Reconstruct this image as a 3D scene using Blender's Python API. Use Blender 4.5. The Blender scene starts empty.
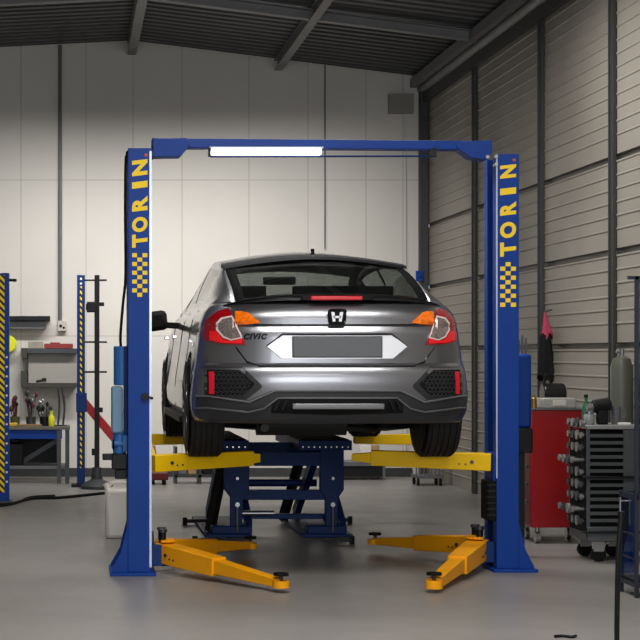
import bpy, bmesh, math, random
from mathutils import Vector, Matrix
random.seed(7)
C = bpy.context.scene.collection
sc = bpy.context.scene
PI = math.pi
# ------------------------------------------------------------ camera
F = 1730.0; VX = 74.0; VY = 354.0; H = 1.40
cam = bpy.data.objects.new('camera', bpy.data.cameras.new('camera')); C.objects.link(cam)
cam.location = (0, 0, H); cam.rotation_euler = (PI/2, 0, 0)
cam.data.sensor_width = 36; cam.data.lens = F/640*36
cam.data.shift_x = (320-VX)/640; cam.data.shift_y = (VY-320)/640
cam.data.clip_end = 100
sc.camera = cam
# ------------------------------------------------------------ world, lights, exposure
w = bpy.data.worlds.new('world'); sc.world = w; w.use_nodes = True
w.node_tree.nodes['Background'].inputs[0].default_value = (0.80, 0.88, 1, 1)
w.node_tree.nodes['Background'].inputs[1].default_value = 0.25
sc.view_settings.view_transform = 'Standard'; sc.view_settings.look = 'None'
sc.view_settings.gamma = 1; sc.view_settings.use_curve_mapping = False
sc.view_settings.exposure = 0.12
def area(name, loc, size, power, col=(1, .965, .92), rot=(0, 0, 0), spread=PI):
    l = bpy.data.lights.new(name, 'AREA'); l.shape = 'RECTANGLE'; l.size, l.size_y = size
    l.energy = power; l.color = col; l.spread = spread
    o = bpy.data.objects.new(name, l); C.objects.link(o); o.location = loc; o.rotation_euler = rot
    return o
area('hall_lamp', (1.6, 12.4, 4.25), (3.0, 1.0), 140)
area('hall_lamp', (1.5, 7.6, 4.3), (3.0, 1.4), 170)
area('hall_lamp', (1.5, 2.0, 4.3), (3.0, 1.4), 90)
area('added_wall_fill', (.9, 17.2, 4.0), (4.4, .3), 78, col=(1, .97, .93), rot=(math.radians(38), 0, 0), spread=math.radians(112))  # unseen fill, added to brighten the back wall and leave its top dark
area('added_front_fill', (2.0, -4.7, 2.7), (8.0, 3.0), 520, col=(.95, .97, 1), rot=(PI/2, 0, 0))  # added fill behind the camera for highlights on the car; no window there
def at(px, py, D): return Vector(((px-VX)*D/F, D, H-(py-VY)*D/F))
def fl(py, z=0.0): return (H-z)*F/(py-VY)
# ------------------------------------------------------------ materials
def srgb(h):
    h = h.lstrip('#'); v = [int(h[i:i+2], 16)/255 for i in (0, 2, 4)]
    return tuple((c/12.92 if c <= .04045 else ((c+.055)/1.055)**2.4) for c in v)+(1,)
MATS = {}
def mat(name, col, rough=.5, metal=0, noise=.0, scale=8, bump=0, bscale=60, coat=0, emit=None, es=1, trans=0, ior=1.45, alpha=1, spec=None):
    if name in MATS: return MATS[name]
    m = bpy.data.materials.new(name); m.use_nodes = True; n = m.node_tree.nodes; l = m.node_tree.links
    b = n['Principled BSDF']; c = srgb(col) if isinstance(col, str) else col
    b.inputs['Base Color'].default_value = c
    b.inputs['Roughness'].default_value = rough; b.inputs['Metallic'].default_value = metal
    b.inputs['Coat Weight'].default_value = coat; b.inputs['Coat Roughness'].default_value = .06
    b.inputs['Transmission Weight'].default_value = trans; b.inputs['IOR'].default_value = ior
    b.inputs['Alpha'].default_value = alpha
    if spec is not None: b.inputs['Specular IOR Level'].default_value = spec
    if emit: b.inputs['Emission Color'].default_value = srgb(emit); b.inputs['Emission Strength'].default_value = es
    tc = n.new('ShaderNodeTexCoord')
    nz = n.new('ShaderNodeTexNoise'); nz.inputs['Scale'].default_value = scale; nz.inputs['Detail'].default_value = 5
    l.new(tc.outputs['Object'], nz.inputs['Vector'])
    if noise:
        mx = n.new('ShaderNodeMix'); mx.data_type = 'RGBA'; mx.blend_type = 'MULTIPLY'; mx.inputs[0].default_value = 1
        rp = n.new('ShaderNodeMapRange'); rp.inputs[1].default_value = .3; rp.inputs[2].default_value = .7
        rp.inputs[3].default_value = 1-noise; rp.inputs[4].default_value = 1+noise*.3
        l.new(nz.outputs['Fac'], rp.inputs[0]); mx.inputs[6].default_value = c
        l.new(rp.outputs[0], mx.inputs[7]); l.new(mx.outputs[2], b.inputs['Base Color'])
    if bump:
        nb = n.new('ShaderNodeTexNoise'); nb.inputs['Scale'].default_value = bscale; l.new(tc.outputs['Object'], nb.inputs['Vector'])
        bp = n.new('ShaderNodeBump'); bp.inputs['Strength'].default_value = bump; bp.inputs['Distance'].default_value = .01
        l.new(nb.outputs['Fac'], bp.inputs['Height']); l.new(bp.outputs[0], b.inputs['Normal'])
    MATS[name] = m; return m
blue = mat('blue_paint', '#003a90', .5, noise=.1, scale=3, spec=.3)
bluelt = mat('blue_motor_paint', '#2a6cb0', .45, noise=.15)
bluegr = mat('blue_grey_plastic', '#6f90ad', .5, noise=.08)
navy = mat('dark_blue_paint', '#08306c', .5, noise=.2, scale=6, spec=.3)
yellow = mat('arm_yellow_paint', '#ffce00', .5, noise=.08, scale=5, spec=.3)
orange = mat('arm_orange_paint', '#ffac0a', .5, noise=.08, scale=5, spec=.3)
yell = mat('letter_yellow', '#ffd824', .6)
black = mat('black_rubber', '#101010', .8, noise=.2, spec=.25)
blackm = mat('black_metal', '#111214', .5, noise=.2, spec=.35)
gloss = mat('gloss_black', '#08080a', .12, coat=.6)
steel = mat('steel', '#a8a9ab', .3, metal=.9, noise=.1)
dsteel = mat('dark_steel', '#4b4e52', .4, metal=.6, noise=.15)
gray = mat('grey_metal', '#6b6d70', .45, metal=.3, noise=.1)
chrome = mat('chrome', '#dcdcdc', .1, metal=1)
paint = mat('car_paint', '#8d8e93', .31, metal=.9, coat=.8, noise=.03, scale=300)
tyrem = mat('tyre_rubber', '#17181a', .7, noise=.15, scale=20)
red = mat('red_paint', '#a30f14', .4, noise=.12, scale=4, coat=.2)
dred = mat('dark_red_paint', '#5a0d12', .45, noise=.15)
white = mat('white_plastic', '#e6e2dc', .45, noise=.05)
redl = mat('lamp_red', '#a00c18', .15, coat=1, noise=.2, scale=30)
redb = mat('lamp_red_bright', '#e8141c', .15, coat=1, emit='#c00010', es=.18)
rimm = mat('lamp_rim', '#e8d6d2', .2, coat=1)
ambl = mat('lamp_amber', '#ff7a10', .18, coat=1, noise=.4, scale=60, emit='#c04a00', es=.15)
cleal = mat('lamp_clear', '#b8a8a4', .12, metal=.6, coat=1, noise=.6, scale=90)
plate = mat('plate_grey', '#5d6064', .5)
wood = mat('bench_wood', '#8a6d4a', .6, noise=.3)
yplas = mat('yellow_plastic', '#dfe02a', .45, noise=.1)
green = mat('green_plastic', '#1d6a44', .4)
pink = mat('red_cloth', '#b0405a', .8)
cloth = mat('black_cloth', '#0e0e12', .9, bump=.3, bscale=200)
def glassmat(name, tint, a):
    m = bpy.data.materials.new(name); m.use_nodes = True; n = m.node_tree.nodes; l = m.node_tree.links; n.clear()
    o = n.new('ShaderNodeOutputMaterial'); t = n.new('ShaderNodeBsdfTransparent'); t.inputs[0].default_value = tint
    g = n.new('ShaderNodeBsdfGlossy'); g.inputs['Roughness'].default_value = .03
    f = n.new('ShaderNodeLayerWeight'); p5 = n.new('ShaderNodeMath'); p5.operation = 'POWER'; p5.inputs[1].default_value = 4; l.new(f.outputs['Facing'], p5.inputs[0])
    ma = n.new('ShaderNodeMath'); ma.operation = 'MULTIPLY_ADD'; ma.inputs[1].default_value = .9; ma.inputs[2].default_value = .05; l.new(p5.outputs[0], ma.inputs[0])
    mx = n.new('ShaderNodeMixShader'); l.new(ma.outputs[0], mx.inputs[0]); l.new(t.outputs[0], mx.inputs[1]); l.new(g.outputs[0], mx.inputs[2])
    l.new(mx.outputs[0], o.inputs[0]); return m
cglass = glassmat('car_glass', (.55, .59, .57, 1), 1)
pglass = glassmat('cabinet_glass', (.45, .48, .5, 1), 1)
# ------------------------------------------------------------ mesh helpers
class MB:
    def __init__(s): s.bm = bmesh.new()
    def box(s, c, d, rz=0, rx=0, ry=0):
        M = Matrix.Translation(Vector(c)) @ Matrix.Rotation(rz, 4, 'Z') @ Matrix.Rotation(ry, 4, 'Y') @ Matrix.Rotation(rx, 4, 'X') @ Matrix.Diagonal((d[0], d[1], d[2], 1))
        bmesh.ops.create_cube(s.bm, size=1, matrix=M); return s
    def bb(s, a, b):
        return s.box([(a[i]+b[i])/2 for i in range(3)], [abs(b[i]-a[i]) for i in range(3)])
    def cyl(s, p, q, r, r2=None, n=16):
        p = Vector(p); q = Vector(q); d = q-p; L = d.length
        M = Matrix.Translation((p+q)/2) @ d.to_track_quat('Z', 'Y').to_matrix().to_4x4()
        bmesh.ops.create_cone(s.bm, cap_ends=True, segments=n, radius1=r, radius2=r if r2 is None else r2, depth=L, matrix=M); return s
    def sph(s, c, r, sc_=(1, 1, 1), n=14):
        M = Matrix.Translation(Vector(c)) @ Matrix.Diagonal((sc_[0], sc_[1], sc_[2], 1))
        bmesh.ops.create_uvsphere(s.bm, u_segments=n, v_segments=n//2+2, radius=r, matrix=M); return s
    def prism(s, pts, off):          # pts: 3-D polygon, off: extrusion vector
        a = [s.bm.verts.new(Vector(p)) for p in pts]; b = [s.bm.verts.new(Vector(p)+Vector(off)) for p in pts]
        s.bm.faces.new(a); s.bm.faces.new(b[::-1]); n = len(a)
        for i in range(n): s.bm.faces.new((a[i], b[i], b[(i+1) % n], a[(i+1) % n]))
        return s
    def beam(s, p, q, wd, ht, wd2=None, ht2=None):   # box section bar from p to q
        p = Vector(p); q = Vector(q); d = (q-p).normalized(); sd = d.cross(Vector((0, 0, 1)))
        if sd.length < 1e-4: sd = Vector((1, 0, 0))
        sd.normalize(); up = sd.cross(d)
        wd2 = wd2 or wd; ht2 = ht2 or ht
        A = [p+sd*x*wd/2+up*y*ht/2 for x, y in ((-1, -1), (1, -1), (1, 1), (-1, 1))]
        B = [q+sd*x*wd2/2+up*y*ht2/2 for x, y in ((-1, -1), (1, -1), (1, 1), (-1, 1))]
        a = [s.bm.verts.new(v) for v in A]; b = [s.bm.verts.new(v) for v in B]
        s.bm.faces.new(a); s.bm.faces.new(b[::-1])
        for i in range(4): s.bm.faces.new((a[i], b[i], b[(i+1) % 4], a[(i+1) % 4]))
        return s
    def tube(s, pts, r, n=8, sub=6):
        P = [Vector(p) for p in pts]; path = []
        for i in range(len(P)-1):
            p0 = P[max(i-1, 0)]; p1 = P[i]; p2 = P[i+1]; p3 = P[min(i+2, len(P)-1)]
            for k in range(sub):
                t = k/sub
                path.append(.5*((2*p1)+(p2-p0)*t+(2*p0-5*p1+4*p2-p3)*t*t+(3*p1-p0-3*p2+p3)*t**3))
        path.append(P[-1]); rings = []; up = Vector((.13, .21, 1)).normalized()
        for i, p in enumerate(path):
            d = (path[min(i+1, len(path)-1)]-path[max(i-1, 0)]).normalized()
            a = d.cross(up)
            if a.length < .1: a = d.cross(Vector((1, 0, 0)))
            a.normalize(); b = d.cross(a)
            rings.append([s.bm.verts.new(p+a*math.cos(2*PI*j/n)*r+b*math.sin(2*PI*j/n)*r) for j in range(n)])
        for A, B in zip(rings, rings[1:]):
            for j in range(n): s.bm.faces.new((A[j], A[(j+1) % n], B[(j+1) % n], B[j]))
        s.bm.faces.new(rings[0][::-1]); s.bm.faces.new(rings[-1]); return s
    def lathe(s, c, prof, n=32, axis='Z', cap=True):
        c = Vector(c); R = []
        for r, h in prof:
            ring = []
            for j in range(n):
                a = 2*PI*j/n; u, v = r*math.cos(a), r*math.sin(a)
                ring.append(s.bm.verts.new(c+Vector((u, v, h) if axis == 'Z' else (h, u, v) if axis == 'X' else (u, h, v))))
            R.append(ring)
        for A, B in zip(R, R[1:]):
            for j in range(n): s.bm.faces.new((A[j], A[(j+1) % n], B[(j+1) % n], B[j]))
        if cap: s.bm.faces.new(R[0][::-1]); s.bm.faces.new(R[-1])
        return s
    def build(s, name, m, parent=None, bevel=0, smooth=None, solid=0):
        bmesh.ops.recalc_face_normals(s.bm, faces=s.bm.faces)
        if parent is not None:
            bmesh.ops.translate(s.bm, vec=-world_of(parent), verts=s.bm.verts)
        me = bpy.data.meshes.new(name); s.bm.to_mesh(me); s.bm.free()
        o = bpy.data.objects.new(name, me); C.objects.link(o); me.materials.append(m)
        if parent is not None: o.parent = parent
        if solid:
            md = o.modifiers.new('s', 'SOLIDIFY'); md.thickness = solid; md.offset = 0
        if bevel:
            md = o.modifiers.new('b', 'BEVEL'); md.width = bevel; md.segments = 2; md.limit_method = 'ANGLE'; md.angle_limit = math.radians(40)
        for p in me.polygons: p.use_smooth = True
        if smooth is None or smooth is not False:
            try: me.set_sharp_from_angle(angle=math.radians(35 if smooth in (None, True) else smooth))
            except Exception: pass
        return o
def world_of(o):
    v = Vector(o.location)
    while o.parent is not None: o = o.parent; v = v+Vector(o.location)
    return v
def tag(o, label=None, cat=None, group=None, kind=None):
    if label: o['label'] = label
    if cat: o['category'] = cat
    if group: o['group'] = group
    if kind: o['kind'] = kind
    return o
def root(name, loc, label, cat, group=None):
    o = bpy.data.objects.new(name, None); C.objects.link(o); o.location = loc; o.empty_display_size = .1
    return tag(o, label, cat, group)
def struct(o, label): return tag(o, label, 'structure', kind='structure') if False else tag(o, label, None, None, 'structure')
def copy_tree(o, parent=None):
    c = o.copy(); C.objects.link(c)
    if parent is not None: c.parent = parent
    for ch in list(o.children): copy_tree(ch, c)
    return c
def interp(tab, x):
    if x <= tab[0][0]: return tab[0][1]
    for (a, b), (c, d) in zip(tab, tab[1:]):
        if x <= c: return b+(d-b)*(x-a)/(c-a)
    return tab[-1][1]
def sinterp(tab, x):                 # smooth (Catmull-Rom) interpolation
    if x <= tab[0][0]: return tab[0][1]
    if x >= tab[-1][0]: return tab[-1][1]
    for i in range(len(tab)-1):
        if x <= tab[i+1][0]:
            x1, y1 = tab[i]; x2, y2 = tab[i+1]
            m1 = (y2-tab[i-1][1])/(x2-tab[i-1][0]) if i > 0 else (y2-y1)/(x2-x1)
            m2 = (tab[i+2][1]-y1)/(tab[i+2][0]-x1) if i+2 < len(tab) else (y2-y1)/(x2-x1)
            h = x2-x1; t = (x-x1)/h
            return (2*t**3-3*t*t+1)*y1+(t**3-2*t*t+t)*h*m1+(-2*t**3+3*t*t)*y2+(t**3-t*t)*h*m2
# ------------------------------------------------------------ the hall
YB = 19.75; XR = 4.03; XL = -5.5; YF = -5.0; RX = .66; RZ = 4.98
def roofz(x): return RZ-(x-RX)*.125 if x > RX else RZ-(RX-x)*.05
def floor_mat():
    m = mat('floor_epoxy', '#8b8885', .34, noise=.10, scale=.9)
    n = m.node_tree.nodes; l = m.node_tree.links; b = n['Principled BSDF']
    tc = n.new('ShaderNodeTexCoord'); nz = n.new('ShaderNodeTexNoise'); nz.inputs['Scale'].default_value = 2.5; nz.inputs['Detail'].default_value = 8
    l.new(tc.outputs['Object'], nz.inputs['Vector'])
    r = n.new('ShaderNodeMapRange'); r.inputs[3].default_value = .24; r.inputs[4].default_value = .5
    l.new(nz.outputs['Fac'], r.inputs[0]); l.new(r.outputs[0], b.inputs['Roughness'])
    return m
def lined(name, col, axis_lines, colr, rough=.7, noise=.08):
    """panelled surface: thin joint lines at given object coordinates; axis_lines = [(axis, position, halfwidth), ...]"""
    m = mat(name, col, rough, noise=noise, scale=.7)
    n = m.node_tree.nodes; l = m.node_tree.links; b = n['Principled BSDF']
    src = b.inputs['Base Color'].links[0].from_socket
    tc = n.new('ShaderNodeTexCoord'); sp = n.new('ShaderNodeSeparateXYZ'); l.new(tc.outputs['Object'], sp.inputs[0]); acc = None
    for ax, pos, hw in axis_lines:
        s = n.new('ShaderNodeMath'); s.operation = 'COMPARE'; l.new(sp.outputs[ax], s.inputs[0]); s.inputs[1].default_value = pos; s.inputs[2].default_value = hw
        if acc is None: acc = s.outputs[0]
        else:
            a = n.new('ShaderNodeMath'); a.operation = 'MAXIMUM'; l.new(acc, a.inputs[0]); l.new(s.outputs[0], a.inputs[1]); acc = a.outputs[0]
    mx = n.new('ShaderNodeMix'); mx.data_type = 'RGBA'; l.new(acc, mx.inputs[0]); l.new(src, mx.inputs[6]); mx.inputs[7].default_value = srgb(colr)
    l.new(mx.outputs[2], b.inputs['Base Color']); return m
o = MB().bb((XL, YF, -.1), (XR+.1, YB+.1, 0)).build('floor', floor_mat()); struct(o, 'grey epoxy workshop floor')
lines = [(0, at(px, 0, YB).x, .007) for px in (21, 86, 133, 182, 249, 308, 366, 403)]+[(2, at(0, py, YB).z, .006) for py in (180, 336)]
wm = lined('wall_panel_white', '#d2cfc9', lines, '#bab6af')
e = .12
pts = [(XL, YB, 0), (XR, YB, 0), (XR, YB, roofz(XR)), (RX, YB, RZ), (XL, YB, roofz(XL))]
o = MB().prism(pts, (0, e, 0)).build('wall_back', wm); struct(o, 'cream panelled back wall')
# right wall: horizontally ribbed cladding, built as a real profile
wr = lined('wall_cladding', '#969188', [(2, q, .022) for q in (1.46, 2.16, 2.86)], '#57544e', .5, .22)
bm = MB(); prof = [(XR, 0)]; z = 0.04; zt = roofz(XR)+.1; joints = (1.44, 2.14, 2.84)
while z < zt:
    j = any(abs(z-q) < .05 for q in joints)
    if j: prof += [(XR, z), (XR+.03, z+.006), (XR+.03, z+.04), (XR, z+.046)]
    else: prof += [(XR, z), (XR, z+.078), (XR-.007, z+.084), (XR-.007, z+.092)]
    z += .1
prof.append((XR, zt))
bm.prism([(x, YF, z) for x, z in prof]+[(XR+.1, YF, zt), (XR+.1, YF, 0)], (0, YB-YF, 0))
o = bm.build('wall_right', wr, smooth=False)
for p in o.data.polygons: p.use_smooth = False
struct(o, 'grey ribbed metal cladding wall on the right')
wl = mat('wall_plain', '#a5a19a', .7, noise=.1, scale=.6)
o = MB().bb((XL-.1, YF, 0), (XL, YB, roofz(XL))).build('wall_left', wl); struct(o, 'plain side wall')
o = MB().prism([(XL, YF, 0), (XR, YF, 0), (XR, YF, roofz(XR)), (RX, YF, RZ), (XL, YF, roofz(XL))], (0, -.1, 0)).build('wall_front', wl); struct(o, 'plain wall behind the viewer')
# ceiling: corrugated deck, ribs across the hall
cm = mat('ceiling_deck', '#4c4d4f', .45, metal=.3, noise=.15, scale=2)
bm = MB(); P2 = []; y = YF
while y < YB+.05:
    P2 += [(y, 0), (y+.07, 0), (y+.09, .04), (y+.16, .04), (y+.18, 0)]; y += .20
for x0, x1 in ((XL-.1, RX), (RX, XR+.15)):
    lo = [bm.bm.verts.new((x0, min(yy, YB+.1), roofz(x0)+zz)) for yy, zz in P2]; hi = [bm.bm.verts.new((x1, min(yy, YB+.1), roofz(x1)+zz)) for yy, zz in P2]
    for i in range(len(P2)-1): bm.bm.faces.new((lo[i], lo[i+1], hi[i+1], hi[i]))
o = bm.build('ceiling', cm, smooth=False, solid=.01)
for p in o.data.polygons: p.use_smooth = False
struct(o, 'dark corrugated steel roof deck')
bmt = mat('beam_grey', '#7a7a7b', .5, metal=.2, noise=.15)
dbm = mat('post_dark', '#38393a', .55, noise=.15)
tn = [0]
def trim(b, m, label, bev=0):
    tn[0] += 1; return struct(b.build('trim_%d' % tn[0], m, bevel=bev), label)
def ibeam(p, q, w_, h_):
    p = Vector(p); q = Vector(q); b = MB(); up = Vector((0, 0, 1))
    b.beam(p, q, w_, .012); b.beam(p+up*h_, q+up*h_, w_, .012); b.beam(p+up*h_/2, q+up*h_/2, .01, h_)
    return b
trim(ibeam((RX, 3, RZ-.16), (RX, YB, RZ-.16), .10, .14), bmt, 'steel ridge beam running along the roof')
x2 = at(278, 0, YB).x
trim(ibeam((x2, 3, roofz(x2)-.13), (x2, YB, roofz(x2)-.13), .09, .11), bmt, 'steel purlin to the right of the ridge')
for yf in (16.8, 10.2):
    trim(ibeam((RX, yf, RZ-.12), (XR-.12, yf, roofz(XR)-.12), .10, .09), bmt, 'steel cross beam under the roof slope')
    trim(ibeam((RX, yf, RZ-.12), (XL, yf, roofz(XL)-.12), .10, .09), bmt, 'steel cross beam on the left roof slope')
ez = roofz(XR)
trim(MB().beam((XR-.05, YF, ez-.25), (XR-.05, YB, ez-.25), .05, .10), dbm, 'dark eaves rail on top of the cladding')
trim(MB().beam((XR-.16, YF, ez-.07), (XR-.16, YB, ez-.07), .07, .10).cyl((XR-.06, YF, ez-.14), (XR-.06, YB, ez-.14), .055), bmt, 'eaves beam with round duct along the right wall')
for px, D, wd in ((474, 17.4, .05), (540.5, 14.93, .07), (612, 12.96, .06)):
    X = XR-.03
    yy = X*F/(px-VX)
    trim(MB().bb((XR-.03, yy-.03, 0), (XR-.008, yy+.07, ez-.12)).bb((XR-.042, yy+.04, 0), (XR-.008, yy+.06, ez-.12)), dbm, 'dark steel wall post on the ribbed wall')
trim(MB().bb((XR-.10, YB-.14, 0), (XR-.012, YB-.01, ez-.18)), dbm, 'dark corner post between the walls')
trim(MB().bb((XR-.45, YB-.10, ez-.42), (XR-.17, YB-.01, ez-.2)), mat('plate_wall', '#8d8a84', .6), 'steel plate at the wall corner')
trim(MB().bb((XL, YB-.02, 0), (XR-.17, YB, .10)), dbm, 'dark skirting along the back wall')
for px, z0 in ((60, at(0, 322, YB).z), ):
    t = at(px, 0, YB-.04)
    k = root('wall_conduit', (t.x, YB-.03, 0), 'thin grey electrical conduit running down the cream wall to a socket', 'conduit')
    MB().cyl((t.x, YB-.03, z0), (t.x, YB-.03, roofz(t.x)-.02), .022, n=10).build('pipe', gray, k)
    q = at(62, 326, YB-.05)
    b = MB().bb((q.x-.05, YB-.06, q.z-.06), (q.x+.05, YB-.001, q.z+.06)).build('socket_box', mat('socket_grey', '#b8b5ae', .5), k, bevel=.006)
    MB().cyl((q.x-.015, YB-.062, q.z), (q.x-.015, YB-.055, q.z), .018).cyl((q.x+.02, YB-.062, q.z-.02), (q.x+.02, YB-.055, q.z-.02), .014).build('socket_hole', blackm, b)
q = at(419.5, 276, YB-.16)
tag(MB().bb((q.x-.04, YB-.17, q.z-.06), (q.x+.04, YB-.141, q.z+.06)).cyl((q.x, YB-.19, q.z), (q.x, YB-.17, q.z), .02).build('wall_socket', blue, bevel=.005), 'small blue power socket on the dark corner post', 'socket')
t = at(325, 0, YB-.03)
tag(MB().cyl((t.x, t.y, 2.6), (t.x, t.y, roofz(t.x)-.01), .008, n=8).build('hanging_wire', gray), 'thin wire hanging down the back wall above the car', 'wire')
t = at(403, 0, YB-.03)
tag(MB().cyl((t.x+.03, t.y, .1), (t.x+.03, t.y, roofz(t.x)-.2), .007, n=8).build('wall_pipe', wm), 'thin pale pipe down the back wall near the corner', 'pipe')
# ------------------------------------------------------------ two post lift
DL, DR = 10.95, 11.13
LX0, LX1 = at(128, 0, DL).x, at(151, 0, DL).x
RX0, RX1 = at(496.5, 0, DR).x, at(519, 0, DR).x
L = root('two_post_lift', ((LX0+RX1)/2, 11.1, 0), 'blue two post car lift with yellow arms and yellow lettered columns around the grey car', 'car lift')
DEP = .33
def column(xo, xi, D, ztop):
    s = 1 if xi > xo else -1; t = .008*s; T = .008
    sec = [(xo, D), (xi, D), (xi, D+.10), (xi-t, D+.10), (xi-t, D+T), (xo+t, D+T), (xo+t, D+DEP-T), (xi-t, D+DEP-T), (xi-t, D+DEP-.08), (xi, D+DEP-.08), (xi, D+DEP), (xo, D+DEP)]
    return MB().prism([(x, y, .02) for x, y in sec], (0, 0, ztop-.02))
zl = at(0, 148, DL).z; zr = at(0, 154, DR).z
cl = column(LX0, LX1, DL, zl).build('column', blue, L, bevel=.003)
cr_ = column(RX1, RX0, DR, zr).build('column', blue, L, bevel=.003)
for c, xo, xi, D in ((cl, LX0, LX1, DL), (cr_, RX1, RX0, DR)):
    s = 1 if xi > xo else -1
    x_out = at(110, 0, DL).x if s > 0 else at(536, 0, DR).x
    MB().bb((x_out, D-.06, 0), (xi+.03*s, D+DEP+.05, .02)).build('base_plate', blue, L, bevel=.003)
    for yy in (D+.01, D+DEP-.02):
        g = MB(); g.prism([(xo, yy, .02), (x_out+.01*s, yy, .02), (x_out+.01*s, yy, .035), (xo-.045*s, yy, .14), (xo, yy, .32)], (0, .012, 0))
        g.build('gusset', blue, L)
    for yy in (D+.06, D+DEP-.06):
        MB().cyl((xo-.05*s, yy, .02), (xo-.05*s, yy, .045), .014, n=6).build('anchor_bolt', steel, L)
    # cable/slider rail inside the channel
    MB().bb((min(xi, xo)+.03, D+.13, .3), (max(xi, xo)-.045, D+.17, 2.6)).build('lifting_cylinder', dsteel, L, bevel=.01)
# highlight along the column lips, painted on as pale strips
MB().bb((LX1-.010, DL-.003, .05), (LX1+.004, DL+.001, zl-.02)).build('lip_highlight', mat('edge_highlight', '#b9c4de', .25, metal=.3), L)
MB().bb((RX0-.003, DR-.003, .6), (RX0+.006, DR+.001, zr-.02)).build('lip_highlight', MATS['edge_highlight'], L)
# lettering
def letters(px0, px1, spans, cy0, cy1, D, host):
    x0 = at(px0, 0, D).x; x1 = at(px1, 0, D).x
    for ch, (ya, yb) in spans:
        cu = bpy.data.curves.new('t', 'FONT'); cu.body = ch; cu.size = 1; cu.offset = .05; cu.extrude = .02; cu.shear = .0
        to = bpy.data.objects.new('t', cu); C.objects.link(to)
        bpy.context.view_layer.update()
        me = bpy.data.meshes.new_from_object(to.evaluated_get(bpy.context.evaluated_depsgraph_get()))
        bpy.data.objects.remove(to)
        xs = [v.co.x for v in me.vertices]; ys = [v.co.y for v in me.vertices]
        ax, bx, ay, by = min(xs), max(xs), min(ys), max(ys)
        za = at(0, yb, D).z; zb = at(0, ya, D).z; wpos = world_of(host)
        for v in me.vertices:
            u = (v.co.x-ax)/(bx-ax); h = (v.co.y-ay)/(by-ay)      # letter x -> up, letter y -> left
            zz = za+(zb-za)*u + (h-.5)*-.012
            v.co = Vector((x1-(x1-x0)*h, D-.0015-(.0015 if v.co.z > 0 else -.001), zz))-wpos
        o = bpy.data.objects.new('letter', me); C.objects.link(o); me.materials.append(yell); o.parent = host
    n = 10; b = MB(); cw = (x1-x0)/3; ch_ = (at(0, cy0, D).z-at(0, cy1, D).z)/n; zt_ = at(0, cy0, D).z
    for r in range(n):
        for c in range(3):
            if (r+c) % 2 == (0 if host is cl else 1):
                b.bb((x0+c*cw+.001, D-.003, zt_-(r+1)*ch_+.001), (x0+(c+1)*cw-.001, D+.001, zt_-r*ch_-.001))
    b.build('checker_pattern', yell, host)
letters(132, 147.5, (('N', (160, 175.5)), ('I', (181.5, 188)), ('R', (196.5, 211)), ('O', (217, 232)), ('T', (234, 247))), 253, 297, DL, cl)
letters(500, 516, (('N', (165, 178)), ('I', (188, 194.5)), ('R', (202, 215)), ('O', (222, 238)), ('T', (242, 256))), 262, 307, DR, cr_)
for px, py, D, hs in ((146, 155, DL, cl), (514, 160, DR, cr_)):
    q = at(px, py, D); MB().bb((q.x-.009, D-.004, q.z-.009), (q.x+.009, D+.001, q.z+.009)).build('warning_sticker', mat('sticker_orange', '#c9563a', .6), hs)
# overhead beam
BL, BR = 11.05, 11.18
def bq(px, py, D, dy=0): v = at(px, py, D); return Vector((v.x, D+dy, v.z))
ob = MB()
a = [bq(152, 138, BL), bq(490, 141, BR), bq(490, 150, BR), bq(463, 149.5, BR), bq(210, 147.5, BL), bq(152, 148, BL)]
ob.prism(a, (0, .12, 0))
ob = ob.build('overhead_beam', blue, L, bevel=.004)
MB().prism([bq(153, 139, BL, -.012), bq(186, 138, BL, -.012), bq(190, 145, BL, -.012), bq(180, 156.5, BL, -.012), bq(153, 157, BL, -.012)], (0, .14, 0)).build('end_bracket', blue, L, bevel=.003)
MB().prism([bq(491.5, 140.5, BR, -.012), bq(455, 141.5, BR, -.012), bq(456, 147, BR, -.012), bq(470, 157.5, BR, -.012), bq(486, 160, BR, -.012), bq(491.5, 153, BR, -.012)], (0, .14, 0)).build('end_bracket', blue, L, bevel=.003)
for px, py in ((487, 157), (494.5, 157), (494.5, 165)):
    q = bq(px, py, BR-.02); MB().cyl(q, q+Vector((0, -.02 if px < 490 else -.05, 0)), .012, n=8).build('bolt', steel, L)
q = bq(152, 155, BL, .02); MB().cyl(q+Vector((-.02, -.03, 0)), q+Vector((-.02, .05, 0)), .035).build('pulley', blackm, L)
# lower safety bar and tube lamp hung from the beam
MB().cyl(bq(210, 157, BL, -.02), bq(436, 156.5, BR, -.02), .006, n=8).build('shutoff_bar', navy, L)
for px, D in ((209, BL), (434, BR)): MB().bb(bq(px-1, 148, D, -.03), bq(px+1.4, 157, D, -.005)).build('bar_hanger', blackm, L)
MB().bb(bq(428, 150, BR, -.04), bq(434, 157, BR, .0)).build('limit_switch', blackm, L, bevel=.002)
lamp = root('tube_lamp', bq(265, 149, BL, .0), 'long white fluorescent tube lamp hung under the blue overhead beam', 'lamp')
MB().bb(bq(209, 147.2, BL, -.03), bq(322, 149, BL+.03, .05)).build('housing', mat('lamp_housing', '#d9dcdf', .4), lamp)
MB().bb(bq(211, 149, BL, -.028), bq(321, 155.5, BL+.02, .02)).build('tube', mat('tube_light', '#ffffff', .4, emit='#f4f8ff', es=2.2), lamp, bevel=.012)
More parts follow.
